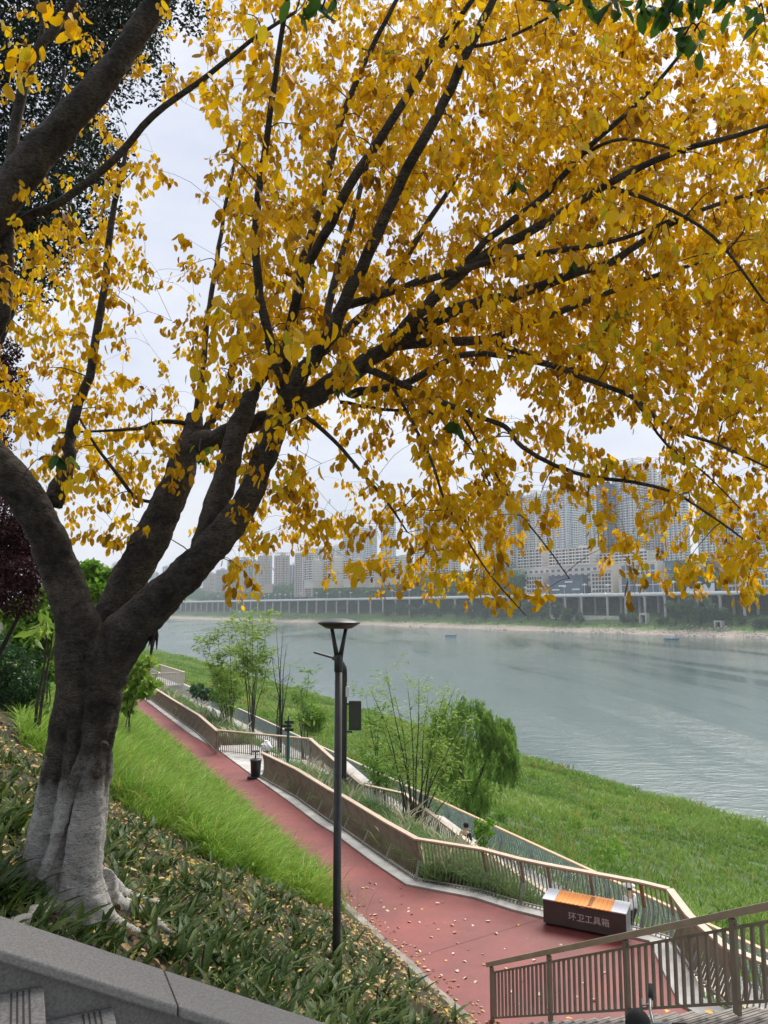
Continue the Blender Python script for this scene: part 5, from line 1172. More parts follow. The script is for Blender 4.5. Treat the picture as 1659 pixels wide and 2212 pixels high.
for nodes, a, c, n in LIMBS:
    P, r = limb_nodes(nodes, TD+a, TD+c, 4); r = [q*(.80 if nodes[0][2] < 44 else .80+.2*max(0, 1-i/8)) for i, q in enumerate(r)]; keep(P, r)
    # slight natural kinks
    P = [p+Vector(rng.normal(0, 1, 3))*q*.12 for p, q in zip(P, r)]
    mm = MB(); mm.tube(P, r, max(7, n+2)); o = mm.build('branch', 'bark', None, True); o.parent = fig; o.matrix_parent_inverse = Matrix.Translation(-TB)
BP = np.array([p for p, q in BR]); BRr = np.array([q for p, q in BR])
# crown density read off the photograph, 100-unit cells
DEN = ["11124566888998877 4", "22113678988889987 7", "11246778988999999 9", "01432777999999999 9", "12412888968999999 9", "66622887788897999 9", "75524877888999999 9", "35346887889999999 9", "67635666898888888 8", "67774463687675787 8", "27763482478355566 7", "03522675588414467 8", "01000303467001466 8", "00000000003300001 2"]
DEN = [r_.replace(' ', '') for r_ in DEN]
NOLEAF = [((405, 330), 62, 110), ((355, 540), 45, 60), ((390, 480), 45, 60), ((330, 230), 35, 55), ((355, 680), 60, 45), ((330, 770), 50, 40), ((690, 1010), 45, 70), ((870, 1010), 45, 60), ((950, 490), 40, 45), ((1105, 890), 35, 45), ((1360, 970), 85, 45), ((420, 60), 35, 40), ((300, 820), 40, 30), ((700, 1100), 30, 40), ((620, 250), 25, 35), ((1010, 1040), 30, 40), ((430, 1120), 70, 40)]
crown = Cloud(); twigs = MB(); allP = []
def allowed(x, y):
    for (cx, cy), a, c in NOLEAF:
        if ((x-cx)/a)**2+((y-cy)/c)**2 < 1: return False
    return True
JOBS = []
def spray(x, y, d, n, Ls, green=0.):
    JOBS.append((np.array(wp(x, y-.16*FPX/d, d)), n, Ls))
def grow():
    """twigs grow outward from limb to twig, nearest sprays first, so that they fork like a tree"""
    pts = np.concatenate([BP, np.zeros((len(JOBS)*4, 3))]); rr = np.concatenate([BRr, np.zeros(len(JOBS)*4)]); m = len(BP)
    C0 = np.array([j[0] for j in JOBS]); near = np.array([np.min(np.linalg.norm(BP-c, axis=1)) for c in C0])
    for q in np.argsort(near):
        c_, k, Ls = JOBS[q]
        v = c_-pts[:m]; dist = np.linalg.norm(v, axis=1)+.3*np.maximum(0, -v[:, 2]); j = int(np.argmin(dist))
        a = Vector(pts[j]); c_ = Vector(c_); d = c_-a
        if d.length > 2.2: continue
        side = Vector(rng.normal(0, .09, 3))*d.length; m1 = a+d*.35+side+Vector((0, 0, .10*d.length)); m2 = a+d*.72+side*.6+Vector((0, 0, .06*d.length)); tip = c_+d.normalized()*.10+Vector((0, 0, -.05))
        r0 = min(.0085, max(.0022, rr[j]*.62)); P, r = smooth_path([a, m1, m2, c_, tip], [r0, r0*.8, r0*.6, r0*.42, .0014], 2); twigs.tube(P, r, 5, cap=False)
        for p, q_ in ((m1, r0*.8), (m2, r0*.6), (c_, r0*.42)): pts[m] = p; rr[m] = q_; m += 1
        axis = np.array((tip-m2).normalized()); u = rng.random(k)**.7; sp_ = float(np.clip((tip-m2).length, .18, .42))
        base = np.array(tip)[None]-axis[None]*(sp_*(1-u))[:, None]+rng.normal(0, .045, (k, 3))
        D = rdir(k)*.62+axis[None]*.30+np.array([0, 0, -.95]); N = rdir(k)+np.array([0, 0, .35])
        Ln = Ls*(.65+.55*rng.random(k)); tone = rng.normal(.45, .13)+.20*float(wob(np.array(c_.x), np.array(c_.y+c_.z), .55)); t_ = np.clip(tone+rng.normal(0, .17, k), 0, 1)
        crown.leaves(base, D, N, Ln, Ln*rng.uniform(.42, .68, k), fold=rng.uniform(-.1, .55), curl=rng.uniform(-.15, .5), rnd=t_)
def dens(x, y):
    i, j = int(y//100), int(x//100); 
    if i < 0: i = 0
    if j < 0: j = 0
    return int(DEN[min(i, 13)][min(j, 17)]) if i < 14 else 0
ns_ = 0
for i in range(-1, 14):
    for j in range(-1, 18):
        q = dens(j*100+50, max(i, 0)*100+50)
        if q == 0: continue
        cov = {1: .14, 2: .30, 3: .52, 4: .8, 5: 1.1, 6: 1.5, 7: 1.95, 8: 3.0, 9: 4.6}[q]
        if i < 0 or j < 0 or j > 16: cov *= .5
        area = 1e4 if i < 13 else 3e3
        for layer, share, dl, dh in (('near', .10, -3.6, -1.8), ('mid', .24, -1.9, -.2), ('back', .66, .0, 3.8)):
            if layer == 'near' and not (440 < j*100+50 < 700 or j >= 9): share_ = .03
            else: share_ = share
            if layer == 'back' and j >= 14 and i < 5: share_ = .35
            todo = cov*area*share_; guard = 0
            while todo > 0 and guard < 140:
                guard += 1
                if layer != 'back' and ((i >= 8 and j < 5) or (i < 5 and j < 3)) and rng.random() < .8: todo -= 300; continue
                x = (j+rng.random())*100; y = (i+rng.random())*100 if i < 13 else 1300+rng.random()*30
                if not allowed(x, y): todo -= 300; continue
                d = TD+rng.uniform(dl, dh); Ls = .102; px = Ls*FPX/d; la = px*px*.53*.72*.62; n = int(rng.integers(10, 18))
                spray(x, y, d, n, Ls); todo -= la*n; ns_ += 1
# big close sprays in front of the middle limbs
for x, y in ((560, 160), (620, 190), (480, 300), (520, 320), (600, 230), (560, 480), (600, 440), (590, 520), (520, 560), (640, 560), (500, 620), (540, 690), (470, 740), (520, 770), (590, 800), (440, 830), (560, 740), (640, 770), (150, 90), (110, 60), (165, 120), (60, 190), (30, 165), (560, 100), (690, 760), (620, 650), (500, 690), (1260, 480), (1090, 590), (1130, 600), (1440, 520), (1350, 500), (1000, 110), (900, 190), (1100, 170), (1240, 130)):
    spray(x, y, TD-4.3+rng.random()*.5, int(rng.integers(6, 10)), .13)
grow()
print('sprays', ns_, 'leaves', crown.k//11)
def parent_fig(o): o.parent = fig; o.matrix_parent_inverse = Matrix.Translation(-TB); return o
parent_fig(crown.build('crown', 'gold_leaf'))
# a few sprigs still green
SPR = list(BP)
def sprig(nm, mat, x, y, d, n, Ls, spread=.12):
    c_ = wp(x, y, d); q = Cloud(); k = n; base = np.array(c_)+rng.normal(0, spread, (k, 3))*[1, .6, .6]; D = rdir(k)*.7+np.array([0, 0, -.8]); Ln = Ls*(.75+.5*rng.random(k)); q.leaves(base, D, rdir(k)+np.array([0, 0, .3]), Ln, Ln*.5, rnd=rng.random(k)); parent_fig(q.build(nm, mat))
    j = int(np.argmin(np.linalg.norm(np.array(SPR)-np.array(c_), axis=1))); a = Vector(SPR[j]); SPR.append(np.array(c_)); mid = a.lerp(c_, .5)+Vector((0, 0, .12)); P, r = smooth_path([a, mid, c_], [.006, .005, .002], 4); twigs.tube(P, r, 5, cap=False)
    for bq in base: twigs.tube([c_, Vector(bq)], [.002, .0015], 4, cap=False)
for x, y, n in ((740, 825, 7), (765, 800, 6), (990, 915, 7), (1110, 395, 4), (430, 975, 3), (1230, 560, 3), (120, 985, 5)): sprig('green_sprig', 'green_leaf', x, y, TD-1.6, n, .16, .016)
for x, y, n in ((1310, 700, 14), (1340, 670, 12), (1290, 740, 10), (785, 795, 3), (435, 968, 4), (150, 990, 6), (1140, 380, 3), (840, 110, 4)): sprig('lime_sprig', 'lime_leaf', x, y, TD-1.0, n, .12, .045)
parent_fig(twigs.build('twigs', 'bark', None, True))
rc = MB(); c_ = wp(331, 1368, TD-.35)     # dead root clump hanging under the right limb
for k in range(16):
    v = Vector(rng.normal(0, .022, 3)); ln = .1+.12*rng.random(); rc.tube([c_+v*.3+Vector((0, 0, .12)), c_+v+Vector((0, 0, -.02)), c_+v*1.6+Vector((-.02, 0, -ln))], [.02, .022, .004], 5)
parent_fig(rc.build('hanging_root_clump', 'bark')); rc = MB()
for k in range(22):
    x = 325+rng.random()*85; y = 1358-(x-330)*1.02; q = wp(x, y, TD-.35); rc.tube([q, q+Vector((rng.normal(0, .02), 0, -.04-.05*rng.random()))], [.012, .002], 4)
parent_fig(rc.build('bark_fringe', 'bark'))
# ================================================================== OTHER TREES AND SHRUBS
leafmat('dark_leaf', [(.008, .016, .007), (.014, .028, .012), (.022, .045, .016)], .15)
leafmat('purple_leaf', [(.022, .008, .012), (.045, .012, .018), (.075, .02, .022)], .2)
leafmat('bright_leaf', [(.08, .20, .015), (.14, .30, .025), (.24, .40, .04)], .45)
leafmat('mid_leaf', [(.09, .19, .02), (.16, .31, .035), (.26, .42, .06)], .45)
leafmat('shrub_leaf', [(.022, .065, .025), (.045, .11, .035), (.085, .165, .045)], .25)
leafmat('willow_leaf', [(.10, .20, .03), (.18, .32, .05), (.29, .43, .085)], .45)
leafmat('fresh_leaf', [(.15, .27, .035), (.24, .38, .05), (.36, .47, .08)], .45)
pmat('stem_brown', (.035, .03, .024), (.08, .068, .055), scale=8, rough=.9); pmat('stem_dark', (.018, .016, .014), rough=.9)
def tree(name, label, base, lumps, n, size, mat, stems, smat='stem_brown', group=None, asp=.55, droop=0., twig=0, cat='tree'):
    """lumps: (x, y, z, r) local; stems: list of ([points], [radii])"""
    root = empty(name, base); tag(root, label, cat, group)
    m_ = MB()
    for P, r in stems: P, r = smooth_path(P, r, 3); m_.tube(P, r, 7)
    m_.build('trunk' if cat == 'tree' else 'stems', smat, root, True)
    c = Cloud(); P = lump_pts(n, lumps); c.bits(P, size*rng.uniform(.6, 1.25, n), asp, droop=droop); c.build('crown' if cat == 'tree' else 'foliage', mat, root)
    return root
def onbank(px, py, d0=8): p = hit(px, py, d0); return Vector(p)
# green tree: sprigs hang into view; unseen crown added and widened to shade the foreground
cx_, cy_ = XY(-11.5, -17.5); zc_ = 6.0; lumps = []
while len(lumps) < 92:
    x, y, z = rng.uniform(-13, 10), rng.uniform(-15, 3.2), rng.uniform(10.4, 16.5)
    if y > -.5 and z < 8+1.35*y+3.4: continue
    lumps.append((x-cx_, y-cy_, z-zc_, rng.uniform(.8, 1.35)))
gt = tree('green_shade_tree', 'green-leaved tree with hanging sprigs and an unseen crown added to shade the foreground', (cx_, cy_, zc_), lumps, 60000, .17, 'green_leaf', [([(0, 0, -.6), (.2, .1, 2.5), (.6, .4, 5), (1.5, 1, 7.5)], [.3, .26, .2, .08]), ([(.3, .2, 3.5), (2.5, 2, 6), (6, 5, 7.2), (9.5, 10, 7.0)], [.18, .14, .1, .04]), ([(.3, .2, 3.2), (3, .5, 5.6), (7, 1.5, 7)], [.16, .12, .04])])
GP = [Vector((cx_, cy_, zc_))+Vector(l[:3]) for l in lumps]; gst = MB(); gc0 = Vector((cx_, cy_, zc_))
for x, y, n in ((1200, 30, 7), (1270, 10, 8), (1330, 30, 10), (1400, 25, 10), (1440, 55, 8), (1500, 20, 8), (1480, 100, 7), (1520, 110, 6), (1460, 10, 8), (1590, 20, 4), (1640, 40, 4), (1655, 90, 3), (1560, 5, 5), (660, 20, 5), (695, 45, 4), (730, 20, 3), (645, 40, 3)):
    c_ = wp(x, y-25, 4.6); q = Cloud(); base = np.array(c_)-np.array(gc0)+rng.normal(0, .03, (n, 3)); D = rdir(n)*.7+np.array([0, 0, -.8]); Ln = .125*(.75+.5*rng.random(n)); q.leaves(base, D, rdir(n)+np.array([0, 0, .3]), Ln, Ln*.48, rnd=rng.random(n)*.8); o = q.build('green_sprig', 'green_leaf', gt)
    a = min(GP, key=lambda v: (v-c_).length); GP.append(c_.copy()); mid = a.lerp(c_, .5)+Vector((0, 0, .1)); P, r = smooth_path([a-gc0, mid-gc0, c_-gc0], [.008, .006, .002], 4); gst.tube(P, r, 5, cap=False)
gst.build('hanging_twigs', 'stem_dark', gt, True)
# dark evergreen behind the left limb
bx_, by_ = -11.5, 19.; zb_ = float(Hn(*ST(bx_, by_)))
lumps = []
for _ in range(120):
    x = rng.uniform(-250, 330); y = rng.uniform(-120, 620); lim = 330-.16*max(0, y-100)-(120 if y > 380 else 0)
    if x > lim: continue
    q = wp(x, y, rng.uniform(16, 20)); lumps.append((q.x-bx_, q.y-by_, q.z-zb_, rng.uniform(.7, 1.3)))
for x, y in ((290, 40), (240, 120), (180, 420), (120, 500), (60, 580), (330, 60), (400, 20), (430, 40), (300, 150), (200, 330)): q = wp(x, y, 17); lumps.append((q.x-bx_, q.y-by_, q.z-zb_, .55 if x > 320 else .9))
tree('evergreen_tree', 'dark evergreen tree high behind the golden tree at the slope top', (bx_, by_, zb_), lumps, 80000, .125, 'dark_leaf', [([(0, 0, -.5), (.3, 0, 4), (.5, -.2, 9), (1, 0, 14)], [.35, .3, .22, .1]), ([(.4, 0, 6), (2, -.6, 9), (3.5, -1, 13)], [.16, .12, .05])], 'stem_dark')
# purple-leaved plum, two clumps of one crown
q = wp(-10, 1330, 15.5); zb_ = float(Hn(*ST(q.x, q.y))); lumps = []
for x, y, r_ in ((-20, 1180, .8), (20, 1220, .7), (50, 1160, .55), (10, 1120, .6), (60, 1240, .45), (-40, 1260, .8), (35, 1290, .45), (85, 1200, .28), (100, 1150, .18), (125, 1165, .12), (10, 880, .35), (30, 820, .32), (15, 760, .3), (-20, 800, .5), (40, 860, .25), (-30, 950, .5), (0, 1050, .5)): p_ = wp(x, y, 15.5+rng.normal(0, .5)); lumps.append((p_.x-q.x, p_.y-q.y, p_.z-zb_, r_))
tree('plum_tree', 'dark purple-leaved plum tree left of the lime-washed trunk', (q.x, q.y, zb_), lumps, 30000, .075, 'purple_leaf', [([(0, 0, -.3), (.05, 0, 1.5), (-.1, 0, 3), (.1, 0, 5)], [.09, .08, .06, .02]), ([(0, 0, 1.4), (.4, .1, 2.4), (.8, 0, 3.2)], [.05, .04, .01])], 'stem_dark')
def px_tree(name, label, bpx, bpy_, d, lp, n, size, mat, group=None, cat='tree', asp=.55, droop=0., smat='stem_brown', nst=3, rb=.06, zb=None):
    b0 = wp(bpx, bpy_, d); zz = float(Hn(*ST(b0.x, b0.y))) if zb is None else zb; lumps = []; stems = []
    for x, y, r_ in lp:
        p_ = wp(x, y, d+rng.normal(0, .6 if d > 12 else .25)); lumps.append((p_.x-b0.x, p_.y-b0.y, p_.z-zz, r_*d/FPX))
    for k in range(nst):
        l_ = lumps[(k*len(lumps))//nst]; e_ = Vector(l_[:3]); stems.append(([(rng.normal(0, .05), rng.normal(0, .05), -.2), e_*.35+Vector(rng.normal(0, .08, 3)), e_*.7+Vector(rng.normal(0, .08, 3)), e_], [rb, rb*.75, rb*.5, rb*.2]))
    return tree(name, label, (b0.x, b0.y, zz), lumps, n, size, mat, stems, smat, group, asp, droop, cat=cat)
px_tree('maple_tree', 'bright green tree crown seen between the two trunk forks', 200, 1400, 30, [(185, 1240, 28), (215, 1250, 26), (200, 1280, 26), (180, 1290, 24), (225, 1285, 18), (190, 1320, 24), (170, 1265, 20), (235, 1240, 12), (205, 1225, 14)], 3200, .26, 'bright_leaf')
px_tree('broadleaf_shrub', 'leafy light green shrub left of the trunk under the plum tree', 95, 1500, 23, [(70, 1340, 36), (105, 1370, 34), (40, 1380, 36), (90, 1420, 32), (115, 1330, 22), (60, 1310, 24), (110, 1450, 22), (20, 1330, 24), (125, 1290, 18), (90, 1290, 20)], 4200, .22, 'mid_leaf', cat='shrub', nst=5, rb=.03)
px_tree('broad_leaf_sapling', 'sapling with a few large yellow-green leaves beside the trunk', 85, 1460, 19, [(100, 1345, 10), (85, 1350, 9), (115, 1365, 8), (75, 1370, 8)], 26, .46, 'fresh_leaf', cat='shrub', nst=2, rb=.05, asp=.35, droop=.6)
px_tree('dark_shrub', 'dense dark green shrub at the far left of the slope', 30, 1540, 21.5, [(15, 1440, 55), (-20, 1480, 60), (45, 1480, 42), (20, 1400, 40), (60, 1520, 30), (-30, 1410, 50), (30, 1530, 34), (75, 1480, 30), (0, 1530, 40), (90, 1540, 20), (70, 1430, 30)], 16000, .10, 'shrub_leaf', cat='shrub', nst=4, rb=.03)
px_tree('young_tree', 'young tree with pale fresh leaves just right of the trunk', 278, 1580, 31, [(290, 1470, 22), (310, 1490, 20), (280, 1500, 18), (325, 1475, 14), (300, 1450, 16), (275, 1530, 12), (320, 1430, 10)], 700, .34, 'fresh_leaf', nst=3, rb=.04, asp=.7)
# feathery young trees by the railing
def wand_tree(name, label, bpx, bpy_, d, tips, mat, leafn, lsize, group=None, r0=.045, bare=False, zb=None, lo=.35):
    b0 = wp(bpx, bpy_, d); zz = float(Hn(*ST(b0.x, b0.y))) if zb is None else zb; root = empty(name, (b0.x, b0.y, zz)); tag(root, label, 'tree', group); c = Cloud(); m_ = MB(); origin = Vector((b0.x, b0.y, zz))
    for tx_, ty_ in tips:
        e_ = wp(tx_, ty_, d+rng.normal(0, d*.03))-origin; m1 = e_*.35+Vector((rng.normal(0, .12)-e_.x*.12, rng.normal(0, .1), e_.z*.06)); m2 = e_*.7+Vector((rng.normal(0, .1)-e_.x*.06, 0, e_.z*.03))
        P, r = smooth_path([Vector((rng.normal(0, .07), rng.normal(0, .07), -.25)), m1, m2, e_], [r0, r0*.72, r0*.4, r0*.12], 5); m_.tube(P, r, 6)
        for k in range(9):
            i0 = int(len(P)*rng.uniform(lo, .95)); i0 = min(i0, len(P)-1); p_ = Vector(P[i0]); L_ = e_.length*rng.uniform(.07, .2); a = rng.random()*6.28; dv_ = Vector((math.cos(a)*.8, math.sin(a)*.8, rng.uniform(.2, .8))).normalized(); q_ = p_+dv_*L_; m_.tube([p_, p_.lerp(q_, .5)+Vector((0, 0, .03)), q_], [r[i0]*.45, r[i0]*.3, .004], 4, cap=False)
            if bare: continue
            n = leafn; u = rng.random(n); base = np.array(p_)[None]*(1-u)[:, None]+np.array(q_)[None]*u[:, None]+rng.normal(0, .12, (n, 3)); D = rdir(n)*np.array([1, 1, .35])+np.array(dv_)*.3
            c.bits(base, lsize*rng.uniform(.6, 1.3, n), .3, D=D, N=rdir(n)*.5+np.array([0, 0, 1]), droop=.12)
    m_.build('trunk', 'stem_dark' if bare else 'stem_brown', root, True)
    if not bare: c.build('crown', mat, root)
    return root
wand_tree('feathery_tree', 'slender feathery young tree beyond the far zigzag railing, by pampas grass', 498, 1592, 57, [(440, 1375), (470, 1360), (492, 1345), (515, 1390), (455, 1420), (480, 1480), (430, 1385), (505, 1440)], 'fresh_leaf', 20, .46, r0=.05, lo=.5)
wand_tree('feathery_tree', 'feathery young tree standing just left of the bare saplings', 545, 1597, 56, [(500, 1335), (525, 1330), (545, 1340), (560, 1340), (580, 1335), (565, 1390), (535, 1400), (580, 1420), (520, 1370)], 'fresh_leaf', 20, .46, r0=.05, lo=.45)
wand_tree('bare_sapling', 'dark leafless sapling with upright wands before the river', 604, 1597, 55, [(596, 1352), (612, 1360), (620, 1390), (585, 1400), (602, 1440), (628, 1440)], 'fresh_leaf', 0, .4, r0=.06, bare=True)
wand_tree('bare_sapling', 'thin sparse sapling left of the black screen pole, nearly leafless', 655, 1600, 48, [(668, 1445), (650, 1480), (676, 1500), (640, 1500)], 'mid_leaf', 8, .45, r0=.05, lo=.55)
wand_tree('feathery_tree', 'multi-stemmed feathery tree in the pampas strip before the willow', 898, 1800, 32.5, [(800, 1490), (832, 1440), (852, 1500), (880, 1480), (905, 1465), (925, 1500), (960, 1500), (985, 1480), (945, 1570), (1000, 1560), (870, 1570), (822, 1560), (972, 1640), (1000, 1690), (940, 1650), (850, 1640)][::1], 'fresh_leaf', 20, .22, r0=.045, lo=.4)
wand_tree('feathery_tree', 'leafy young tree just right of the screen pole, low in the strip', 815, 1715, 38, [(790, 1500), (805, 1560), (830, 1520), (780, 1620), (845, 1600), (800, 1640), (860, 1650)], 'bright_leaf', 24, .3, r0=.04, lo=.35)
# willow on the bank
b0 = wp(1010, 1770, 41.5); zz = float(Hn(*ST(b0.x, b0.y))); root = empty('willow_tree', (b0.x, b0.y, zz)); tag(root, 'full green weeping willow on the bank beyond the ramp', 'tree'); c = Cloud(); m_ = MB(); o0 = Vector((b0.x, b0.y, zz))
for P_, r_ in (([(0, 0, -.3), (.1, 0, 1.5), (-.4, .1, 3.2), (-.8, 0, 4.8)], [.16, .14, .09, .04]), ([(.1, 0, 1.4), (.7, .1, 2.8), (1.3, 0, 4.2)], [.11, .08, .03])): P_, r_ = smooth_path(P_, r_, 3); m_.tube(P_, r_, 7)
for x, y, rr in [(962, 1535, 30), (995, 1525, 28), (1035, 1528, 26), (1010, 1560, 34), (960, 1580, 32), (1060, 1575, 30), (1085, 1590, 24), (1100, 1615, 20), (1045, 1610, 34), (985, 1625, 40), (1030, 1660, 40), (1080, 1640, 28), (1000, 1690, 38), (1040, 1705, 32), (960, 1650, 30), (1015, 1735, 28), (1092, 1560, 20), (1104, 1640, 18), (940, 1560, 22), (1098, 1590, 20), (945, 1610, 24), (1060, 1545, 22)]:
    c0 = wp(x, y, 41.5+rng.normal(0, .9))-o0; r3 = rr*41.5/FPX
    for k in range(46):
        p0 = np.array(c0)+rdir(1)[0]*r3*rng.random()**.4; ln = rng.uniform(.4, 1.15); n = 22; u = rng.random(n); sw = rng.normal(0, .12, 2)
        base = p0[None]+np.stack([sw[0]*u*ln, sw[1]*u*ln, -u*ln], 1)+rng.normal(0, .04, (n, 3)); base[:, 2] = np.maximum(base[:, 2], .05)
        c.bits(base, rng.uniform(.14, .28, n), .24, D=rdir(n)*.55+np.array([0, 0, -1.]), rnd=np.clip(rng.random()*.6+.4*rng.random(n), 0, 1))
m_.build('trunk', 'stem_brown', root, True); c.build('crown', 'willow_leaf', root)
px_tree('bank_bush', 'low dark bush beside the far lower walkway', 440, 1508, 74, [(432, 1493, 14), (448, 1500, 13), (420, 1490, 9), (462, 1505, 9)], 900, .42, 'shrub_leaf', cat='shrub', nst=3, rb=.05)
px_tree('weeping_bush', 'small weeping bush behind the feathery tree stems', 490, 1550, 66, [(480, 1470, 20), (500, 1465, 18), (490, 1500, 24), (515, 1490, 16), (470, 1500, 16), (492, 1530, 18)], 1600, .42, 'willow_leaf', cat='shrub', nst=3, rb=.06, asp=.25, droop=.9)
px_tree('climbing_shrub', 'spindly climbing shrub leaning on the gold-topped walkway railing', 1042, 1850, 31.0, [(1045, 1785, 13), (1035, 1800, 12), (1055, 1800, 10), (1040, 1825, 12), (1038, 1848, 10), (1062, 1778, 8), (1030, 1775, 7)], 620, .17, 'bright_leaf', cat='shrub', nst=3, rb=.02, zb=-2.0)
px_tree('reed_clump', 'brownish dry reed clump by the smart pole on the bank', 680, 1600, 52, [(672, 1545, 16), (690, 1555, 14), (660, 1560, 13), (678, 1575, 16)], 900, .6, 'mid_leaf', cat='shrub', nst=3, rb=.02, asp=.12, droop=-.9)
leafmat('slope_grass_leaf', [(.14, .16, .03), (.22, .24, .045), (.32, .30, .07), (.42, .36, .11)], .35, .6)
# ================================================================== GRASSES
leafmat('tall_grass', [(.12, .24, .028), (.20, .36, .038), (.29, .46, .06), (.43, .55, .13)], .4, .5)
leafmat('bank_grass', [(.09, .17, .025), (.16, .28, .042), (.24, .37, .065), (.37, .46, .13)], .35, .5)
leafmat('pampas', [(.07, .15, .04), (.13, .24, .065), (.21, .31, .10), (.34, .36, .17)], .35, .6)
leafmat('plume', [(.30, .27, .16), (.44, .41, .27), (.56, .53, .38)], .4, .7)
leafmat('strap_leaf', [(.014, .036, .006), (.03, .066, .010), (.06, .105, .018), (.13, .16, .04)], .25, .5, spots=(70., .23, (.22, .26, .09)))
leafmat('litter', [(.07, .04, .02), (.20, .11, .04), (.42, .27, .12), (.60, .46, .24), (.66, .42, .07)], .15, .6)
def on(sv, tv, dz=-.03):
    x, y = XY(sv, tv); return np.stack([x, y, Hn(sv, tv)+dz], 1)
def edge_s(t): return -.62+.12*np.sin(t*1.7)+.1*np.sin(t*4.1)
c = Cloud()      # bright tall grass on the slope beside the path
n = 190000; t = 2.2+75*rng.random(n)**2.3; s = -10.5*rng.random(n)-.25
lim = 3.4+.4*np.sin(s*1.9)+.25*np.sin(s*4.7)+np.clip((s+2.0)*1.5, 0, 2.6)+np.clip((-s-6.0)*1.0, 0, 5)
k = (t > lim) & (s < edge_s(t)+.35*rng.random(n)) & (s > -8.3); s, t = s[k], t[k]; P = on(s, t); dist = np.hypot(P[:, 0], P[:, 1])
H = rng.uniform(.46, .92, len(P))*np.clip((t-lim[k])/1.2+.45, .45, 1)*np.clip((-s)*.8+.35, .4, 1)
tone = .42+.26*wob(P[:, 0], P[:, 1], .9)+rng.normal(0, .27, len(P))
az_ = 2.6*wob(P[:, 0], P[:, 1], 2.2)+rng.normal(0, 1.5, len(P)); H = H*(1+.30*wob(P[:, 0], P[:, 1], 2.9, 1.))
tone = np.clip(tone+.18*wob(P[:, 0], P[:, 1], 2.9, 1.), 0, 1)
c.blades(P, H, (.008+.0007*dist)*rng.uniform(.7, 1.6, len(P)), .75, rnd=tone, drop=.14, az=az_)
tag(c.build('tall_grass', 'tall_grass'), 'bright green tall soft grass covering the slope beside the red path', 'grass', kind='stuff')
c = Cloud()      # seed stalks over the grass
n = 1300; t = 3.5+30*rng.random(n)**1.5; s = -7*rng.random(n)-.3; P = on(s, t); c.blades(P, rng.uniform(.75, 1.15, n), .014+.0006*t, .6, prof=(.4, .35, 1.0), drop=.03, rnd=.3+.7*rng.random(n)); tag(c.build('grass_stalks', 'slope_grass_leaf'), 'thin seed stalks rising above the bright slope grass', 'grass', kind='stuff')
c = Cloud()      # sward on the slope left of the trunk and upper slope
n = 16000; t = -3+40*rng.random(n)**1.5; s = -8.6-9*rng.random(n); k = (t > -3.5+0*s); s, t = s[k], t[k]; P = on(s, t); dist = np.hypot(P[:, 0], P[:, 1])
c.blades(P, rng.uniform(.08, .28, len(P)), .008+.0006*dist, .7, rnd=np.clip(.5+.3*wob(P[:, 0], P[:, 1], .7)+rng.normal(0, .2, len(P)), 0, 1), drop=.15); tag(c.build('slope_grass', 'slope_grass_leaf'), 'short mixed grass on the upper slope left of the trunk', 'grass', kind='stuff')
c = Cloud()      # dark spotted strap-leaf ground cover under the tree
def straps(n, smin, smax, tmin, tmax, cond, hl=(.22, .44)):
    s = rng.uniform(smin, smax, n); t = rng.uniform(tmin, tmax, n); k = cond(s, t); s, t = s[k], t[k]
    for sv, tv in zip(s, t):
        m_ = int(rng.integers(4, 8)); sv2 = sv+rng.normal(0, .06, m_); tv2 = tv+rng.normal(0, .06, m_); P = on(sv2, tv2)
        az = rng.random(m_)*6.28; D = np.stack([np.cos(az)*.55, np.sin(az)*.55, np.full(m_, 1.0)], 1)+rng.normal(0, .15, (m_, 3)); N = np.stack([np.cos(az), np.sin(az), np.full(m_, -.3)], 1)*-1
        Ln = rng.uniform(*hl, m_); c.leaves(P, D, N, Ln, Ln*rng.uniform(.12, .24, m_), fold=.35, curl=rng.uniform(.2, .75), rnd=np.clip(rng.normal(.45, .22, m_), 0, 1))
straps(1650, -8.9, -.75, -9.2, 3.6, lambda s, t: (t < 2.9) & ~((s > -2.1) & (t < -1.3)) & (rng.random(len(s)) < np.where(t > -2.5, .42, 1.0)*np.where(s > -2.2, .6, 1)) & (np.hypot(*(np.array(XY(s, t))-np.array([[TB.x], [TB.y]]))) > .62))
straps(420, -14, -8, -9.1, 1.5, lambda s, t: (t < -1.5+1.2*rng.random(len(s))) & (np.hypot(*(np.array(XY(s, t))-np.array([[TB.x], [TB.y]]))) > .62))
tag(c.build('ground_cover', 'strap_leaf'), 'dark spotted strap-leaved ground cover under the golden tree', 'plants', kind='stuff')
c = Cloud()      # fine weeds among it
n = 7000; s = rng.uniform(-10, -.7, n); t = rng.uniform(-9, 5, n); k = ~((s > -2.1) & (t < -1.3)); s, t = s[k], t[k]; P = on(s, t); c.blades(P, rng.uniform(.12, .36, len(P)), .009, .6, rnd=rng.random(len(P)), drop=.1); tag(c.build('weeds', 'bank_grass'), 'thin weeds and grasses among the strap-leaved ground cover', 'weeds', kind='stuff')
c = Cloud()      # leaf litter
n = 11000; s = -.15-12*rng.random(n)**1.1; t = rng.uniform(-9.2, 9, n); k = ~((s > -2.1) & (t < -1.3)) & ~((t > 4.5+np.clip((-s-6.0)*1.0, 0, 5))); s, t = s[k], t[k]; n = len(s); P = on(s, t, .035); P[:, 2] = np.where(s > -.95, np.maximum(P[:, 2], .05), P[:, 2]); D = rdir(n)*np.array([1, 1, .25]); Ln = rng.uniform(.08, .15, n); c.leaves(P, D, rdir(n)*.45+np.array([0, 0, 1]), Ln, Ln*.55, curl=.35, fold=.5, rnd=np.clip(rng.normal(.45, .3, n), 0, 1))
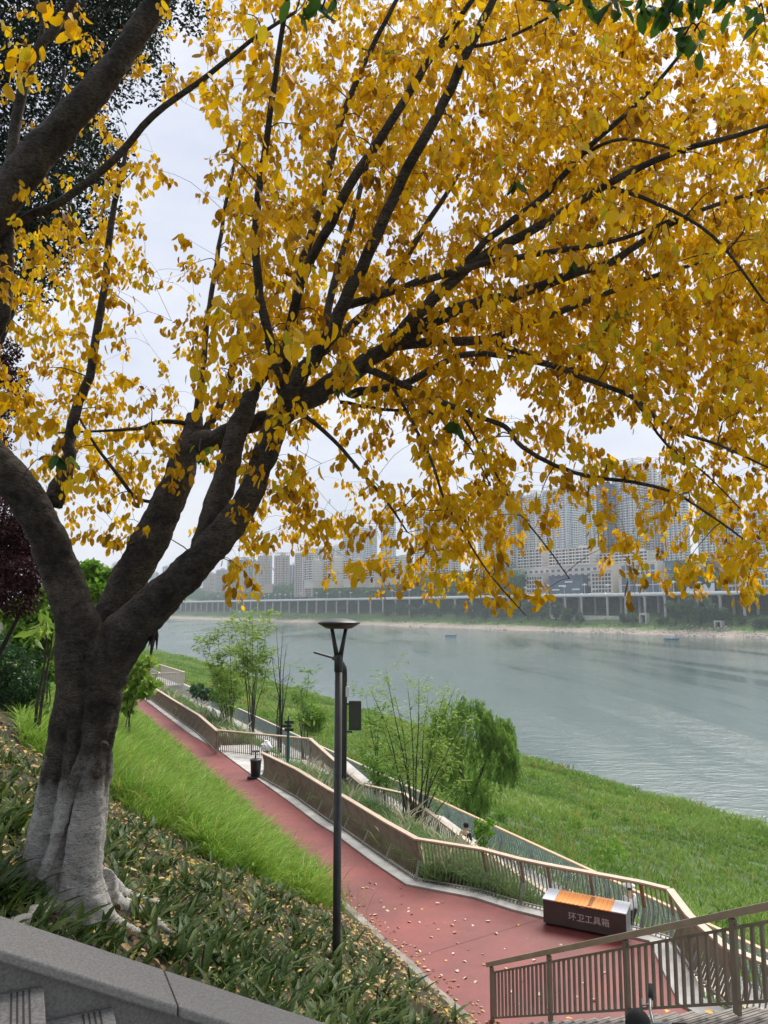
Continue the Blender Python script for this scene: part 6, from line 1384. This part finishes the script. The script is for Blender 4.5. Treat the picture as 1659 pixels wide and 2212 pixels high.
n = 130; s = .45*rng.random(n)**2; t = rng.uniform(-1, 7, n); x, y = XY(s, t); Ln = rng.uniform(.06, .11, n); c.leaves(np.stack([x, y, np.full(n, .02)], 1), rdir(n)*np.array([1, 1, .12]), rdir(n)*.35+np.array([0, 0, 1]), Ln, Ln*.55, curl=.3, fold=.4, rnd=rng.random(n))
tag(c.build('leaf_litter', 'litter'), 'brown and yellow fallen leaves covering the soil under the tree', 'leaf litter', kind='stuff')
# sticks poking from the ground cover
for k, (x, y, h_) in enumerate(((812, 2190, 0), (434, 2120, 0))):
    p_ = hit(x, y, 5); o = MB(); o.tube([(0, 0, -.1), (.01, 0, .2), (.03, .01, .38)], [.016, .014, .011], 6); o = o.build('stake', 'stem_brown', loc=tuple(p_)); tag(o, ['short dark stake standing in the ground cover above the stair wall', 'thin dark stake in the ground cover near the trunk roots'][k], 'stake')
# loose leaves on the red path: individual things
lf = []
lc = Cloud(); 
def fallen(mat, rv): 
    q = Cloud(); q.leaves(np.zeros((1, 3)), np.array([[1., 0, .02]]), np.array([[0, 0, 1.]]), .11, .065, fold=.35, curl=.2, rnd=np.array([rv])); return q
protos = {}
lpx = [(797, 1905), (812, 1911), (780, 1917), (788, 1917), (805, 1920), (756, 1925), (870, 1918), (868, 1953), (884, 1960), (910, 1962), (893, 1974), (940, 1951), (827, 1947), (831, 1958), (833, 1966), (855, 1962), (885, 1967), (806, 1977), (800, 1985), (862, 2005), (838, 2002), (880, 1990), (905, 1990), (922, 1998), (935, 1992), (960, 1992), (985, 1988), (973, 1997), (1005, 1987), (1020, 1997), (985, 2012), (935, 2025), (950, 2008), (868, 2040), (905, 2052), (930, 2060), (985, 2035), (1010, 2052), (1000, 2075), (960, 2075), (978, 2062), (1040, 2060), (1042, 2085), (1088, 2050), (1075, 2018), (1120, 2000), (920, 2095), (950, 2105), (975, 2118), (990, 2100), (1010, 2110), (940, 2120), (1030, 2118), (1100, 2140), (1130, 2120), (1160, 2150), (1150, 2075), (1090, 2090), (1190, 2115), (1215, 2040), (1225, 2092), (1240, 2150), (1260, 2125), (1180, 2180), (1120, 2170), (1030, 2160), (1040, 2190), (1310, 2100), (1290, 2160), (870, 1935), (1060, 1990), (1140, 2028), (955, 1950)]
for k, (x, y) in enumerate(lpx):
    cls = 'pale' if k % 3 else ('yellow' if k % 2 else 'brown'); p_ = atz(x, y, .012)
    if cls not in protos:
        o = fallen('litter', 0).build('fallen_leaf', pmat('leaf_'+cls, {'pale': (.62, .47, .34), 'yellow': (.62, .38, .07), 'brown': (.30, .14, .07)}[cls], rough=.7)); protos[cls] = o; tag(o, cls+(' dry' if cls != 'yellow' else '')+' fallen leaf lying on the red path', 'leaf', cls+' fallen leaves on the red path')
    else: o = protos[cls].copy(); COL.objects.link(o)
    o.location = (p_[0], p_[1], .014); o.rotation_euler = (rng.normal(0, .25), rng.normal(0, .25), rng.random()*6.28); o.scale = [rng.uniform(.8, 1.35)]*3
for k, (x, y, z_) in enumerate(((1222, 2203, .6), (1440, 2192, 2.1), (1540, 2196, 3.0))):
    p_ = hit(x, y, 6); t_ = ST(p_[0], p_[1])[1]
    q_ = atz(x, y, z_); o = protos['yellow'].copy(); COL.objects.link(o); o.location = (q_[0], q_[1], z_+.03); o.rotation_euler.z = k; o['label'] = 'yellow fallen leaf lying on the wide stair flight'; o['group'] = 'yellow leaves on the stair flight'
# pampas and ornamental grasses in the strip between path and ramp
c = Cloud(); pl = Cloud(); n = 2600; t = 6.5+62*rng.random(n)**1.6; s = rng.uniform(3.0, 6.6, n)
k = ~((t > 23) & (t < 32) & (s < 6)) ; s, t = s[k], t[k]
s = np.where(t < 32, np.minimum(s, 5.0+.25*np.sin(t*3)), s)
for sv, tv in zip(s, t):
    m_ = 34; P = on(sv+rng.normal(0, .16, m_), tv+rng.normal(0, .16, m_)); tone = rng.uniform(.1, .75); d_ = np.hypot(P[0, 0], P[0, 1])
    c.blades(P, rng.uniform(.45, .95, m_), .008+.0005*d_, .75, rnd=np.clip(tone+rng.normal(0, .12, m_), 0, 1), drop=.12)
    if rng.random() < .035:
        P = on(sv+rng.normal(0, .2, 8), tv+rng.normal(0, .2, 8)); pl.blades(P, rng.uniform(1.0, 1.5, 8), .02+.001*d_, .5, prof=(.25, .3, 1.5), drop=.03, rnd=rng.random(8))
n = 900; t = -2+10*rng.random(n); s = rng.uniform(3.2, 6.8, n); e_ = np.interp(t, [-2, .9, 5, 6.8], [4.8, 6.3, 4.0, 3.0]); k = s > e_; s, t = s[k], t[k]; P0 = on(s, t)
for p_ in P0:
    m_ = 26; P = p_+np.c_[rng.normal(0, .14, (m_, 2)), np.zeros(m_)]; c.blades(P, rng.uniform(.4, .95, m_), .022, .8, rnd=np.clip(rng.uniform(.1, .6)+rng.normal(0, .12, m_), 0, 1), drop=.12)
tag(c.build('ornamental_grass', 'pampas'), 'grey-green pampas grass filling the strip beyond the zigzag railing', 'grass', kind='stuff'); tag(pl.build('grass_plumes', 'plume'), 'pale feathery plumes above the pampas grass', 'grass plumes', kind='stuff')
# river bank grass: tufts thinning with distance
c = Cloud(); n = 30000; t = -22+330*rng.random(n)**2.6; s = 10.2+43.5*rng.random(n)
x, y = XY(s, t); near = np.hypot(x, y)
for sv, tv, d_ in zip(s, t, near):
    m_ = 10; P = on(sv+rng.normal(0, .3, m_), tv+rng.normal(0, .3, m_)); patch = 1.25*float(wob(np.array(P[0, 0]), np.array(P[0, 1]), .16))+.5*float(wob(np.array(P[0, 0]), np.array(P[0, 1]), .06, 2.)); hh = (.38+.5*max(0, patch)+(.35 if sv > 48 else 0))*(1+.3*float(wob(np.array(P[0, 0]), np.array(P[0, 1]), .5)))
    c.blades(P, hh*rng.uniform(.6, 1.25, m_), .012+.0011*d_, .6, rnd=np.clip(.48+.25*patch+rng.normal(0, .17, m_), 0, 1), drop=.1)
tag(c.build('bank_grass', 'bank_grass'), 'lush green reed grass covering the bank down to the river', 'grass', kind='stuff')
c = Cloud()
for _ in range(900):
    tv = -18+150*rng.random()**1.9; sv = rng.uniform(11, 53.5)
    if float(wob(np.array(sv*1.0), np.array(tv*1.0), .21, 4.)) < .05: continue
    m_ = 9; P = on(sv+rng.normal(0, .5, m_), tv+rng.normal(0, .5, m_)); d_ = math.hypot(P[0, 0], P[0, 1]); c.blades(P, rng.uniform(.7, 1.35, m_), .012+.0011*d_, .55, prof=(.5, .5, .9), rnd=rng.random(m_), drop=.05)
tag(c.build('dry_reeds', 'slope_grass_leaf'), 'straw-coloured dry reeds scattered through the bank grass', 'reeds', kind='stuff')
# bushes scattered over the bank
c = Cloud()
for _ in range(150):
    tv = -15+220*rng.random()**1.8; sv = rng.uniform(13, 53); p_ = on(np.array([sv]), np.array([tv]))[0]; r_ = rng.uniform(.35, .95); n = 150; P = p_+rdir(n)*r_*rng.random((n, 1))**.4*np.array([1, 1, .8])+np.array([0, 0, r_*.6]); c.bits(P, rng.uniform(.16, .4, n), .35, rnd=rng.random()*.5+.5*rng.random(n))
tag(c.build('bank_scrub', 'mid_leaf'), 'low scrubby weeds dotted through the bank grass', 'scrub', kind='stuff')
# ================================================================== HAZE
m = bpy.data.materials.new('haze_air'); m.use_nodes = True; nt = m.node_tree; nt.nodes.clear(); o_ = nn(nt, 'ShaderNodeOutputMaterial'); v_ = nn(nt, 'ShaderNodeVolumePrincipled')
v_.inputs['Color'].default_value = (.80, .90, 1.0, 1); v_.inputs['Density'].default_value = .00019; v_.inputs['Anisotropy'].default_value = .1; nt.links.new(v_.outputs[0], o_.inputs['Volume'])
MATS['haze_air'] = m; mb = MB(); mb.box((0, 5000, 80), (18400, 14400, 202)); hz = mb.build('haze', 'haze_air'); tag(hz, kind='stuff', label='thin blue haze in the air over the river', cat='haze')
sc.cycles.volume_step_rate = 4
